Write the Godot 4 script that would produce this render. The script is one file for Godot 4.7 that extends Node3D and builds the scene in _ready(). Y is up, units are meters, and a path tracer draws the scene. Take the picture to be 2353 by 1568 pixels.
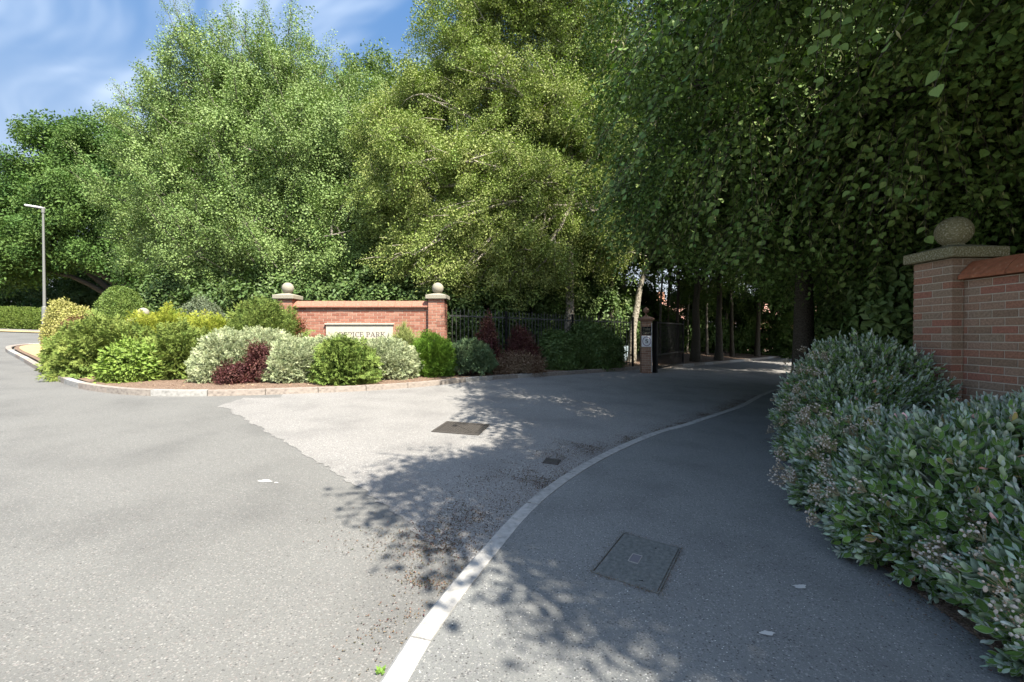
extends Node3D
# A road junction with a planted bed, a brick name wall, a gated drive and trees. x is right, y up; in the helpers z counts metres AWAY from the camera (world -z).

const F := 1054.0      # focal length and principal point used to turn photograph positions into directions
const CX := 1176.5
const HY := 770.0
const EYE := 1.5
var rng := RandomNumberGenerator.new()
var noise := FastNoiseLite.new()
var used := {}
var M := {}
var S := {}

# ---------------------------------------------------------------- helpers: places
func gy(x: float, z: float) -> float:
	return 0.027 * clampf(z, -12.0, 50.0) - 0.032 * clampf(x, -55.0, 16.0)
func at(x: float, z: float, h := 0.0) -> Vector3:
	return Vector3(x, gy(x, z) + h, -z)
func gp(px: float, py: float) -> Vector2:
	var a := (px - CX) / F
	var z := EYE / ((py - HY) / F + 0.027 - 0.032 * a)
	return Vector2(a * z, z)
func seen(px: float, py: float, z: float) -> Vector3:
	return Vector3((px - CX) / F * z, EYE + (HY - py) / F * z, -z)
func rf(a: float, b: float) -> float:
	return rng.randf_range(a, b)
func unit() -> Vector3:
	var y := rf(-1.0, 1.0)
	var t := rf(0.0, TAU)
	var r := sqrt(maxf(0.0, 1.0 - y * y))
	return Vector3(r * cos(t), y, r * sin(t))
func along(dir: Vector3, roll: float, s: float) -> Basis:
	var y := dir.normalized()
	var x := y.cross(Vector3(0.31, 0.2, 0.93)).normalized()
	if x.length_squared() < 0.5:
		x = y.cross(Vector3.RIGHT).normalized()
	x = x.rotated(y, roll)
	return Basis(x, y, x.cross(y)).scaled(Vector3(s, s, s))

# ---------------------------------------------------------------- helpers: nodes
func numbered(called: String) -> String:
	var n: int = used.get(called, 0)
	used[called] = n + 1
	return called if n == 0 else "%s_%03d" % [called, n]
func tag(o: Node, label: String, category: String, group := "", kind := "") -> Node:
	o.set_meta("label", label)
	o.set_meta("category", category)
	if group != "": o.set_meta("group", group)
	if kind != "": o.set_meta("kind", kind)
	return o
func thing(called: String, where: Vector3, label: String, category: String, group := "") -> Node3D:
	var o := Node3D.new()
	o.name = numbered(called)
	add_child(o)
	o.position = where
	tag(o, label, category, group)
	return o
func part(called: String, mesh: Mesh, mat: Material, parent: Node, t := Transform3D()) -> MeshInstance3D:
	var o := MeshInstance3D.new()
	o.mesh = mesh
	o.material_override = mat
	o.name = called if parent != self else numbered(called)
	o.transform = t
	parent.add_child(o, true)
	return o
func scatter(called: String, mesh: Mesh, mat: Material, tf: Array, tint: PackedColorArray, parent: Node) -> MultiMeshInstance3D:
	var mm := MultiMesh.new()
	mm.transform_format = MultiMesh.TRANSFORM_3D
	mm.use_colors = true
	mm.mesh = mesh
	mm.instance_count = tf.size()
	for i in tf.size():
		mm.set_instance_transform(i, tf[i])
		mm.set_instance_color(i, tint[i])
	var o := MultiMeshInstance3D.new()
	o.multimesh = mm
	o.material_override = mat
	o.name = called if parent != self else numbered(called)
	o.set_meta("kind", "stuff")
	parent.add_child(o, true)
	return o

# ---------------------------------------------------------------- helpers: shapes
func begin() -> SurfaceTool:
	var st := SurfaceTool.new()
	st.begin(Mesh.PRIMITIVE_TRIANGLES)
	return st
func tri(st: SurfaceTool, a: Vector3, b: Vector3, c: Vector3, out: Vector3) -> void:
	if (b - a).cross(c - a).dot(out) > 0.0:
		var t := b
		b = c
		c = t
	st.add_vertex(a); st.add_vertex(b); st.add_vertex(c)
func quad(st: SurfaceTool, a: Vector3, b: Vector3, c: Vector3, d: Vector3, out: Vector3) -> void:
	tri(st, a, b, c, out)
	tri(st, a, c, d, out)
func tri_n(st: SurfaceTool, p: Array, n: Array) -> void:
	var k := [0, 1, 2]
	if (p[1] - p[0]).cross(p[2] - p[0]).dot(n[0] + n[1] + n[2]) > 0.0: k = [0, 2, 1]
	for i in k:
		st.set_normal(n[i])
		st.add_vertex(p[i])
# a box with chamfered edges
func cbox(st: SurfaceTool, c: Vector3, size: Vector3, ch: float) -> void:
	var h := size * 0.5
	var k := [h.x - ch, h.y - ch, h.z - ch]
	for ax in 3:
		var u := (ax + 1) % 3
		var v := (ax + 2) % 3
		for s in [-1.0, 1.0]:
			var q := []
			for uv in [[-1, -1], [1, -1], [1, 1], [-1, 1]]:
				var p := Vector3.ZERO
				p[ax] = h[ax] * s
				p[u] = k[u] * uv[0]
				p[v] = k[v] * uv[1]
				q.append(c + p)
			var n := Vector3.ZERO
			n[ax] = s
			quad(st, q[0], q[1], q[2], q[3], n)
		if ch <= 0.0: continue
		for su in [-1.0, 1.0]:
			for sv in [-1.0, 1.0]:
				var a := Vector3.ZERO
				var b := Vector3.ZERO
				a[ax] = -k[ax]; a[u] = h[u] * su; a[v] = k[v] * sv
				b[ax] = -k[ax]; b[u] = k[u] * su; b[v] = h[v] * sv
				var a2 := a
				var b2 := b
				a2[ax] = k[ax]; b2[ax] = k[ax]
				var n := Vector3.ZERO
				n[u] = su; n[v] = sv
				quad(st, c + a, c + a2, c + b2, c + b, n)
	if ch > 0.0:
		for sx in [-1.0, 1.0]:
			for sy in [-1.0, 1.0]:
				for sz in [-1.0, 1.0]:
					var s := Vector3(sx, sy, sz)
					tri(st, c + Vector3(h.x, k[1], k[2]) * s, c + Vector3(k[0], h.y, k[2]) * s, c + Vector3(k[0], k[1], h.z) * s, s)
func box_mesh(size: Vector3, ch := 0.0) -> ArrayMesh:
	var st := begin()
	cbox(st, Vector3.ZERO, size, ch)
	return st.commit()
func tube(st: SurfaceTool, pts: Array, rad: Array, sides: int, wob := 0.0) -> void:
	var rings := []
	var norms := []
	for i in pts.size():
		var d: Vector3 = (pts[mini(i + 1, pts.size() - 1)] - pts[maxi(i - 1, 0)]).normalized()
		var x := d.cross(Vector3(0.17, 0.05, 0.98)).normalized()
		var y := d.cross(x)
		var ring := []
		var nn := []
		for k in sides:
			var a := TAU * k / sides
			var n := x * cos(a) + y * sin(a)
			var w := 1.0
			if wob > 0.0: w += wob * noise.get_noise_3dv((pts[i] + n * 0.3) * 3.0)
			ring.append(pts[i] + n * rad[i] * w)
			nn.append(n)
		rings.append(ring)
		norms.append(nn)
	for i in pts.size() - 1:
		for k in sides:
			var j := (k + 1) % sides
			tri_n(st, [rings[i][k], rings[i][j], rings[i + 1][j]], [norms[i][k], norms[i][j], norms[i + 1][j]])
			tri_n(st, [rings[i][k], rings[i + 1][j], rings[i + 1][k]], [norms[i][k], norms[i + 1][j], norms[i + 1][k]])
func lathe(st: SurfaceTool, prof: Array, sides: int, c := Vector3.ZERO) -> void:
	for i in prof.size() - 1:
		var a: Vector2 = prof[i]
		var b: Vector2 = prof[i + 1]
		var t := (b - a).normalized()
		for k in sides:
			var n := []
			var p := []
			for q in [[a, k], [a, k + 1], [b, k + 1], [b, k]]:
				var an: float = TAU * q[1] / sides
				p.append(c + Vector3(cos(an) * q[0].x, q[0].y, sin(an) * q[0].x))
				n.append(Vector3(cos(an) * t.y, -t.x, sin(an) * t.y))
			if a.x > 0.0: tri_n(st, [p[0], p[1], p[2]], [n[0], n[1], n[2]])
			if b.x > 0.0: tri_n(st, [p[0], p[2], p[3]], [n[0], n[2], n[3]])
func sphere_mesh(r: float, rough: float) -> ArrayMesh:
	var st := begin()
	var U := 40
	var W := 24
	var f := func(i: int, j: int) -> Vector3:
		var a := TAU * i / U
		var b := PI * j / W
		var d := Vector3(sin(b) * cos(a), cos(b), sin(b) * sin(a))
		return d * (r + rough * noise.get_noise_3dv(d * 3.0))
	for i in U:
		for j in W:
			var p := [f.call(i, j), f.call(i + 1, j), f.call(i + 1, j + 1), f.call(i, j + 1)]
			var n := [p[0].normalized(), p[1].normalized(), p[2].normalized(), p[3].normalized()]
			if j > 0: tri_n(st, [p[0], p[1], p[2]], [n[0], n[1], n[2]])
			if j < W - 1: tri_n(st, [p[0], p[2], p[3]], [n[0], n[2], n[3]])
	return st.commit()
# a flat sheet that follows the ground; pts are (x, z)
func sheet(pts: PackedVector2Array, lift: float) -> ArrayMesh:
	var st := begin()
	var ids := Geometry2D.triangulate_polygon(pts)
	for k in range(0, ids.size(), 3):
		var p := []
		for i in 3:
			var q := pts[ids[k + i]]
			p.append(at(q.x, q.y, lift))
		tri_n(st, p, [Vector3.UP, Vector3.UP, Vector3.UP])
	return st.commit()
func smooth(pts: Array, step: float) -> Array:
	var c := Curve2D.new()
	for i in pts.size():
		var a: Vector2 = pts[maxi(i - 1, 0)]
		var b: Vector2 = pts[mini(i + 1, pts.size() - 1)]
		c.add_point(pts[i], -(b - a) / 6.0, (b - a) / 6.0)
	var out := []
	var n := int(c.get_baked_length() / step)
	for i in n + 1:
		out.append(c.sample_baked(c.get_baked_length() * i / n, true))
	return out

# ---------------------------------------------------------------- helpers: materials
func mat(color: Color, rough := 0.8, metal := 0.0) -> StandardMaterial3D:
	var m := StandardMaterial3D.new()
	m.albedo_color = color.linear_to_srgb()
	m.roughness = rough
	m.metallic = metal
	return m
func leaf_mat(rough: float, back: Color, spec := 0.35) -> StandardMaterial3D:
	var m := StandardMaterial3D.new()
	m.vertex_color_use_as_albedo = true
	m.roughness = rough
	m.metallic_specular = spec
	if back.r + back.g + back.b > 0.0:
		m.backlight_enabled = true
		m.backlight = back
	return m
func noise_tex(freq: float, octaves: int, colors: Array, seed_no: int, size := 512, kind := FastNoiseLite.TYPE_SIMPLEX_SMOOTH) -> NoiseTexture2D:
	var n := FastNoiseLite.new()
	n.noise_type = kind
	n.frequency = freq
	n.fractal_octaves = octaves
	n.seed = seed_no
	var t := NoiseTexture2D.new()
	t.width = size
	t.height = size
	t.seamless = true
	t.noise = n
	if colors.size():
		var g := Gradient.new()
		g.offsets = PackedFloat32Array(colors.map(func(c): return c[0]))
		g.colors = PackedColorArray(colors.map(func(c): return c[1].linear_to_srgb()))
		t.color_ramp = g
	return t
# a stone-chip surface: returns [colour texture, height texture]
func chips(size: int, base: Color, spread: float, n: int, tones: Array, rmin: float, rmax: float) -> Array:
	var col := PackedByteArray()
	var hei := PackedByteArray()
	col.resize(size * size * 3)
	hei.resize(size * size)
	var b := base.linear_to_srgb()
	for i in size * size:
		var v := rf(-spread, spread)
		col[i * 3] = int(clampf(b.r + v, 0, 1) * 255)
		col[i * 3 + 1] = int(clampf(b.g + v, 0, 1) * 255)
		col[i * 3 + 2] = int(clampf(b.b + v, 0, 1) * 255)
		hei[i] = 70 + rng.randi() % 40
	for k in n:
		var cx := rng.randi() % size
		var cy := rng.randi() % size
		var r := rf(rmin, rmax)
		var t: Color = tones[rng.randi() % tones.size()].linear_to_srgb()
		var v := rf(-0.06, 0.06)
		var h := int(rf(130, 235))
		var e := rf(0.6, 1.0)
		var ir := int(ceil(r))
		for dy in range(-ir, ir + 1):
			for dx in range(-ir, ir + 1):
				if dx * dx + dy * dy / e > r * r: continue
				var i := posmod(cy + dy, size) * size + posmod(cx + dx, size)
				col[i * 3] = int(clampf(t.r + v, 0, 1) * 255)
				col[i * 3 + 1] = int(clampf(t.g + v, 0, 1) * 255)
				col[i * 3 + 2] = int(clampf(t.b + v, 0, 1) * 255)
				hei[i] = h
	return [ImageTexture.create_from_image(Image.create_from_data(size, size, false, Image.FORMAT_RGB8, col)), ImageTexture.create_from_image(Image.create_from_data(size, size, false, Image.FORMAT_L8, hei))]
func surface(tex: Texture2D, height: Texture2D, metres: float, bump_cm: float, rough: float, macro: Texture2D = null, macro_m := 9.0) -> StandardMaterial3D:
	var m := StandardMaterial3D.new()
	m.albedo_texture = tex
	m.roughness = rough
	m.metallic_specular = 0.35
	m.uv1_triplanar = true
	m.uv1_world_triplanar = true
	m.uv1_scale = Vector3.ONE / metres
	m.uv1_triplanar_sharpness = 4.0
	if height:
		m.heightmap_enabled = true
		m.heightmap_texture = height
		m.heightmap_scale = bump_cm
	if macro:
		m.detail_enabled = true
		m.detail_albedo = macro
		m.detail_blend_mode = BaseMaterial3D.BLEND_MODE_MUL
		m.detail_uv_layer = BaseMaterial3D.DETAIL_UV_2
		m.uv2_triplanar = true
		m.uv2_world_triplanar = true
		m.uv2_scale = Vector3.ONE / macro_m
	return m

# ---------------------------------------------------------------- helpers: leaves and sprigs
func leaf_to(st: SurfaceTool, t: Transform3D, l: float, w: float, c: Color, fold := 0.25, curl := 0.2) -> void:
	var b := t * Vector3.ZERO
	var m := t * Vector3(0, l * 0.45, -curl * l * 0.1)
	var tip := t * Vector3(0, l, curl * l)
	var r := t * Vector3(w * 0.5, l * 0.42, fold * w * 0.5)
	var q := t * Vector3(-w * 0.5, l * 0.42, fold * w * 0.5)
	st.set_color(c)
	for v in [b, r, m, m, r, tip, b, m, q, q, m, tip]:
		st.add_vertex(v)
func stick_to(st: SurfaceTool, a: Vector3, b: Vector3, r: float, c: Color) -> void:
	var d := (b - a).normalized()
	var x := d.cross(Vector3(0.3, 0.1, 0.9)).normalized() * r
	var y := d.cross(x)
	st.set_color(c)
	var p := [x, x * -0.5 + y * 0.87, x * -0.5 - y * 0.87]
	for k in 3:
		var j := (k + 1) % 3
		for v in [a + p[k], a + p[j], b + p[j] * 0.5, a + p[k], b + p[j] * 0.5, b + p[k] * 0.5]:
			st.add_vertex(v)
# a twig of length len along +y with n leaves round it
func sprig(n: int, length: float, l: float, w: float, wide: float, jitter: float, pale: Color, pale_share: float, twig: Color) -> ArrayMesh:
	var st := begin()
	if twig.a > 0.0: stick_to(st, Vector3.ZERO, Vector3(0, length, 0), 0.006, twig)
	for i in n:
		var f := (i + rf(0.1, 0.9)) / n
		var a := i * 2.4 + rf(-0.5, 0.5)
		var out := Vector3(cos(a), 0, sin(a))
		var p := Vector3(0, f * length, 0) + out * wide * rf(0.0, 1.0) * (1.1 - 0.5 * f)
		var dir := (out * rf(0.5, 1.2) + Vector3(rf(-0.5, 0.5), rf(-0.5, 0.9), rf(-0.5, 0.5))).normalized()
		var v := 1.0 + rf(-jitter, jitter)
		var c := Color(v, v, v * rf(0.85, 1.1))
		if rng.randf() < pale_share: c = pale
		var s := rf(0.7, 1.15)
		var nn := Vector3.UP + out * 0.35 + unit() * 0.75
		nn = (nn - dir * nn.dot(dir)).normalized()
		leaf_to(st, Transform3D(Basis(dir.cross(nn), dir, nn), p), l * s, w * s, c, rf(0.0, 0.4), rf(-0.1, 0.4))
	return st.commit()
# a conifer spray: a central axis with feathered side shoots
func spray(length: float, side: int, needle: float, thick: float, jitter: float, flat := 0.35) -> ArrayMesh:
	var st := begin()
	stick_to(st, Vector3.ZERO, Vector3(0, length, length * 0.1), 0.004, Color(0.7, 0.55, 0.4))
	for i in side:
		var f := (i + 0.5) / side
		var s := 1.0 if i % 2 == 0 else -1.0
		var o := Vector3(0, f * length, f * f * length * 0.1)
		var d := Vector3(s, rf(0.5, 1.0), rf(-flat, flat)).normalized()
		var sl := length * 0.42 * (1.15 - f) + 0.02
		for k in 5:
			var g := (k + 0.5) / 5.0
			var p := o + d * sl * g
			for e in [-1.0, 1.0]:
				var dd: Vector3 = (d + d.cross(Vector3(0, 0, 1)) * 0.75 * e + Vector3(0, 0, rf(-0.5, 0.5))).normalized()
				var v := 1.0 + rf(-jitter, jitter)
				leaf_to(st, Transform3D(along(dd, rf(-0.6, 0.6), 1.0), p), needle * rf(0.8, 1.2), thick, Color(v, v, v), 0.0, 0.1)
	return st.commit()
# an oval leaf with a pale felted underside that shows as a rim
func felt_leaf(l: float, w: float, top: Color, under: Color, cup: float) -> ArrayMesh:
	var st := begin()
	var n := 6
	for layer in 2:
		var k := 1.0 if layer == 0 else 1.12
		var z := 0.0 if layer == 0 else -0.0016
		st.set_color(top if layer == 0 else under)
		var row := []
		for i in n + 1:
			var f := float(i) / n
			var ww := w * 0.5 * pow(sin(PI * clampf(f * 0.94 + 0.03, 0, 1)), 0.75) * k
			var y := (f - 0.5) * l * (1.0 if layer == 0 else 1.06) + l * 0.55
			var zz := z + cup * l * (f - 0.4) * (f - 0.4)
			row.append([Vector3(-ww, y, zz + cup * 0.35 * ww), Vector3(0, y, zz - 0.0004), Vector3(ww, y, zz + cup * 0.35 * ww)])
		for i in n:
			for s in 2:
				var a: Vector3 = row[i][s]
				var b: Vector3 = row[i][s + 1]
				var c: Vector3 = row[i + 1][s + 1]
				var d: Vector3 = row[i + 1][s]
				for v in [a, b, c, a, c, d]: st.add_vertex(v)
	st.set_color(under)
	for v in [Vector3(-0.001, 0, 0), Vector3(0.001, 0, 0), Vector3(0, l * 0.12, 0)]: st.add_vertex(v)
	return st.commit()
# a broad heart-shaped leaf with a drip tip
func heart_leaf(l: float) -> ArrayMesh:
	var st := begin()
	var prof := [[0.0, 0.10], [0.08, 0.36], [0.25, 0.47], [0.5, 0.40], [0.75, 0.2], [0.9, 0.06], [1.0, 0.0]]
	st.set_color(Color.WHITE)
	for i in prof.size() - 1:
		for s in [-1.0, 1.0]:
			var f0: float = prof[i][0]
			var f1: float = prof[i + 1][0]
			var a := Vector3(0, f0 * l, 0.12 * l * f0 * f0)
			var b := Vector3(0, f1 * l, 0.12 * l * f1 * f1)
			var c := b + Vector3(s * prof[i + 1][1] * l, 0, 0.2 * prof[i + 1][1] * l)
			var d := a + Vector3(s * prof[i][1] * l, -0.05 * l if i == 0 else 0.0, 0.2 * prof[i][1] * l)
			for v in [a, b, c, a, c, d]: st.add_vertex(v)
	return st.commit()

# ---------------------------------------------------------------- vegetation builders
func tint_of(cols: Array, jit: float) -> Color:
	var a: Color = cols[rng.randi() % cols.size()]
	var b: Color = cols[rng.randi() % cols.size()]
	var c := a.lerp(b, rng.randf())
	return Color(maxf(0.0, c.r + rf(-jit, jit) * 0.06), maxf(0.0, c.g + rf(-jit, jit) * 0.06), c.b)
# lobes: [centre, radii]; fills tf / tints with n sprigs
func fill_lobes(lobes: Array, n: int, cols: Array, o: Dictionary, tf: Array, tint: PackedColorArray) -> void:
	var wt := []
	var total := 0.0
	for l in lobes:
		var r: Vector3 = l[1]
		total += pow(r.x * r.y * r.z, 0.667) * (l[2] if l.size() > 2 else 1.0)
		wt.append(total)
	var gap: float = o.get("gap", -0.2)
	var gf: float = o.get("gap_freq", 0.9)
	var inner: float = o.get("inner", 0.45)
	var made := 0
	var tries := 0
	while made < n and tries < n * 6:
		tries += 1
		var pick := rng.randf() * total
		var k := 0
		while wt[k] < pick: k += 1
		var c: Vector3 = lobes[k][0]
		var r: Vector3 = lobes[k][1]
		var d := unit()
		if d.y < o.get("low", -1.0): continue
		var rr := lerpf(inner, 1.0, pow(rng.randf(), o.get("shell", 0.5)))
		rr *= 1.0 + o.get("bump", 0.3) * noise.get_noise_3dv(d * 90.0 + c * 40.0)
		if o.get("skirt", false) and d.y < 0.0:
			var hl := Vector2(d.x, d.z).length() + 0.001
			d.x *= lerpf(1.0, 1.0 / hl, 0.85)
			d.z *= lerpf(1.0, 1.0 / hl, 0.85)
		var p := c + d * r * rr
		if noise.get_noise_3dv(p * 100.0 * gf) < gap: continue
		if p.y < o.get("floor", -100.0): continue
		var dir: Vector3 = d * o.get("out", 1.0) + Vector3.UP * o.get("up", 0.2) + unit() * o.get("wild", 0.7)
		var tu: int = o.get("tuft", 1)
		var tc := tint_of(cols, o.get("jit", 0.15))
		for q in tu:
			var dq: Vector3 = dir if q == 0 else dir.normalized() + unit() * o.get("fan", 0.6)
			var sc := rf(o.get("smin", 0.75), o.get("smax", 1.25))
			tf.append(Transform3D(along(dq, rf(0, TAU), sc), p + (unit() * sc * o.get("loose", 0.04) if q > 0 else Vector3.ZERO)))
			tint.append(tc.lerp(tint_of(cols, o.get("jit", 0.15)), 0.35))
		made += tu
# leafy boughs that end on the lobes' surface: a curved twig with sprigs strung along it
func fill_boughs(lobes: Array, n: int, cols: Array, o: Dictionary, tf: Array, tint: PackedColorArray, st: SurfaceTool) -> void:
	var wt := []
	var total := 0.0
	for l in lobes:
		var r: Vector3 = l[1]
		total += pow(r.x * r.y * r.z, 0.667) * (l[2] if l.size() > 2 else 1.0)
		wt.append(total)
	var bl: Vector2 = o.get("bough_len", Vector2(0.9, 1.9))
	var per: int = o.get("per", 15)
	var made := 0
	var tries := 0
	while made < n and tries < n * 6:
		tries += 1
		var pick := rng.randf() * total
		var k := 0
		while wt[k] < pick: k += 1
		var c: Vector3 = lobes[k][0]
		var r: Vector3 = lobes[k][1]
		var d := unit()
		var rr: float = lerpf(o.get("inner", 0.55), 1.06, pow(rng.randf(), 0.5)) * (1.0 + o.get("bump", 0.3) * noise.get_noise_3dv(d * 90.0 + c * 40.0))
		var e := c + d * r * rr
		if noise.get_noise_3dv(e * 100.0 * o.get("gap_freq", 0.9)) < o.get("gap", -0.2): continue
		if e.y < o.get("floor", -100.0) + rf(0.0, 0.7): continue
		var le := rf(bl.x, bl.y)
		var dir: Vector3 = Vector3(d.x, d.y * 0.4 + o.get("lean", 0.0), d.z) + unit() * 0.45
		dir = dir.normalized()
		var sag: float = o.get("sag", 0.3) * le
		var p0 := e - dir * le + Vector3(0, sag * 0.6, 0)
		var p1 := e - dir * le * 0.45 + Vector3(0, sag * 0.75, 0)
		tube(st, [p0, p0.lerp(p1, 0.6), p1.lerp(e, 0.4), e], [0.014, 0.01, 0.007, 0.003], 3)
		var tc := tint_of(cols, o.get("jit", 0.15))
		var wide: float = o.get("wide", 0.2)
		for j in per:
			var f := pow((j + rng.randf()) / per, 0.75)
			var p := p0.lerp(p1, f).lerp(p1.lerp(e, f), f)
			var tg := (p1.lerp(e, f) - p0.lerp(p1, f)).normalized()
			var off := unit()
			p += off * wide * (1.15 - 0.7 * f)
			var sd: Vector3 = tg * 0.8 + off * 0.6 + Vector3.UP * o.get("up", 0.0) + unit() * 0.45
			tf.append(Transform3D(along(sd, rf(0, TAU), rf(o.get("smin", 0.75), o.get("smax", 1.25)) * (1.1 - 0.35 * f)), p))
			tint.append(tc.lerp(tint_of(cols, o.get("jit", 0.15)), 0.35))
		made += 1
func wisps(lobes: Array, n: int, cols: Array, length: Vector2, lift: float, tf: Array, tint: PackedColorArray, st: SurfaceTool) -> void:
	for i in n:
		var l: Array = lobes[rng.randi() % lobes.size()]
		var d := unit()
		if d.y < 0.05: d.y = absf(d.y) + 0.1
		d = d.normalized()
		var p: Vector3 = l[0] + d * l[1] * 0.85
		var dir := (d + Vector3.UP * lift + unit() * 0.3).normalized()
		var le := rf(length.x, length.y)
		var q := p + dir * le
		tube(st, [p, p.lerp(q, 0.5) + unit() * 0.05, q], [0.018, 0.012, 0.004], 3)
		var k := int(le / 0.13)
		for j in k:
			var f := float(j) / k
			tf.append(Transform3D(along(dir + unit() * 0.8, rf(0, TAU), lerpf(0.9, 0.45, f)), p.lerp(q, f) + unit() * 0.08))
			tint.append(tint_of(cols, 0.15))
# a tree: trunk line, limbs to each lobe, twigs and a crown
func tree(called: String, label: String, group: String, base: Vector3, line: Array, r0: float, lobes: Array, bark: Material, mesh: Mesh, leafm: Material, n: int, cols: Array, o: Dictionary) -> Node3D:
	var t := thing(called, base, label, "tree", group)
	var pts := [Vector3(0, -0.15, 0)]
	var lob := []
	for p in line: pts.append(p - base)
	for l in lobes: lob.append([l[0] - base, l[1], l[2] if l.size() > 2 else 1.0])
	var fine := []
	for i in pts.size() - 1:
		for k in 4:
			fine.append(pts[i].lerp(pts[i + 1], k / 4.0) + Vector3(noise.get_noise_1d(i * 50.0 + k * 13.0 + base.x * 9.0), 0, noise.get_noise_1d(i * 31.0 + k * 17.0 + base.z * 7.0)) * r0 * 0.8)
	fine.append(pts[-1])
	var rad := []
	for i in fine.size():
		var f := float(i) / (fine.size() - 1)
		rad.append(r0 * (lerpf(1.0, 0.12, pow(f, 0.85)) + 0.5 * exp(-f * 22.0)))
	var st := begin()
	tube(st, fine, rad, 10, 0.25)
	part("trunk", st.commit(), bark, t)
	var tw := begin()
	var tf := []
	var tint := PackedColorArray()
	for l in lob:
		var c: Vector3 = l[0]
		var best := 0
		var want: float = c.y - 0.55 * Vector2(c.x, c.z).distance_to(Vector2(fine[0].x, fine[0].z)) - l[1].y * 0.3
		for i in fine.size():
			if absf(fine[i].y - want) < absf(fine[best].y - want): best = i
		best = clampi(best, maxi(2, int(fine.size() * o.get("bole", 0.35))), fine.size() - 2)
		var a: Vector3 = fine[best]
		var lr: float = minf(rad[best] * 0.62, r0 * 0.45)
		c.z += o.get("front", 0.0) * l[1].z
		var m := a.lerp(c, 0.5) + Vector3(rf(-0.3, 0.3), 0.18 * a.distance_to(c), rf(-0.3, 0.3))
		var curve := []
		var cr := []
		for k in 7:
			var f := k / 6.0
			curve.append(a.lerp(m, f).lerp(m.lerp(c, f), f) + (unit() * 0.08 if k > 0 else Vector3.ZERO))
			cr.append(lerpf(lr, lr * 0.25 + 0.01, f))
		var ls := begin()
		tube(ls, curve, cr, 7, 0.15)
		part("limb", ls.commit(), bark, t)
		for k in o.get("twigs", 9):
			var d := unit()
			d.y = d.y * 0.8 + 0.15
			var s: Vector3 = curve[3 + rng.randi() % 4]
			var e: Vector3 = l[0] + d * l[1] * 0.9
			var mid := s.lerp(e, 0.5) + Vector3(0, 0.12 * s.distance_to(e), 0) + unit() * 0.15
			tube(tw, [s, s.lerp(mid, 0.6), mid.lerp(e, 0.4), e], [lr * 0.3 + 0.008, lr * 0.2 + 0.007, 0.012, 0.005], 4)
	if o.get("boughs", 0) > 0: fill_boughs(lob, o.boughs, cols, o, tf, tint, tw)
	fill_lobes(lob, n, cols, o, tf, tint)
	if o.get("wisps", 0) > 0: wisps(lob, o.wisps, cols, o.get("wisp_len", Vector2(0.7, 1.6)), o.get("wisp_up", 0.8), tf, tint, tw)
	var tm := part("twigs", tw.commit(), bark, t)
	tm.set_meta("kind", "stuff")
	scatter("crown", mesh, leafm, tf, tint, t)
	return t
# a shrub: short stems and one or more domes of sprigs. domes: [x, z, radius across, height, radius deep]
func shrub(called: String, label: String, group: String, domes: Array, stemm: Material, mesh: Mesh, leafm: Material, n: int, cols: Array, o: Dictionary) -> Node3D:
	var b := at(domes[0][0], domes[0][1], o.get("lift", 0.09))
	var t := thing(called, b, label, o.get("cat", "shrub"), group)
	var lob := []
	var st := begin()
	for d in domes:
		var c := at(d[0], d[1], o.get("lift", 0.09)) - b
		var h: float = d[3]
		var ext: float = o.get("ext", 0.1)
		var eu: float = minf(o.get("ext_up", ext), h * 0.4)
		lob.append([c + Vector3(0, (h - eu) * 0.42, 0), Vector3(maxf(d[2] - ext, 0.1), maxf((h - eu) * 0.58, 0.1), maxf(d[4] - ext, 0.1)), 1.0])
		for k in o.get("stems", 10):
			var a := rf(0, TAU)
			var foot := c + Vector3(cos(a) * d[2], 0, sin(a) * d[4]) * 0.22 * rng.randf() + Vector3(0, -0.04, 0)
			var e := c + Vector3(cos(a) * d[2] * 0.75, h * rf(0.5, 0.85), sin(a) * d[4] * 0.75)
			tube(st, [foot, foot.lerp(e, 0.5) + Vector3(0, h * 0.12, 0), e], [0.018, 0.012, 0.004], 4)
	var tf := []
	var tint := PackedColorArray()
	var oo := o.duplicate()
	oo["floor"] = -0.02
	oo["skirt"] = true
	fill_lobes(lob, n, cols, oo, tf, tint)
	var sm := part("stems", st.commit(), stemm, t)
	sm.set_meta("kind", "stuff")
	scatter("foliage", mesh, leafm, tf, tint, t)
	return t

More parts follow.
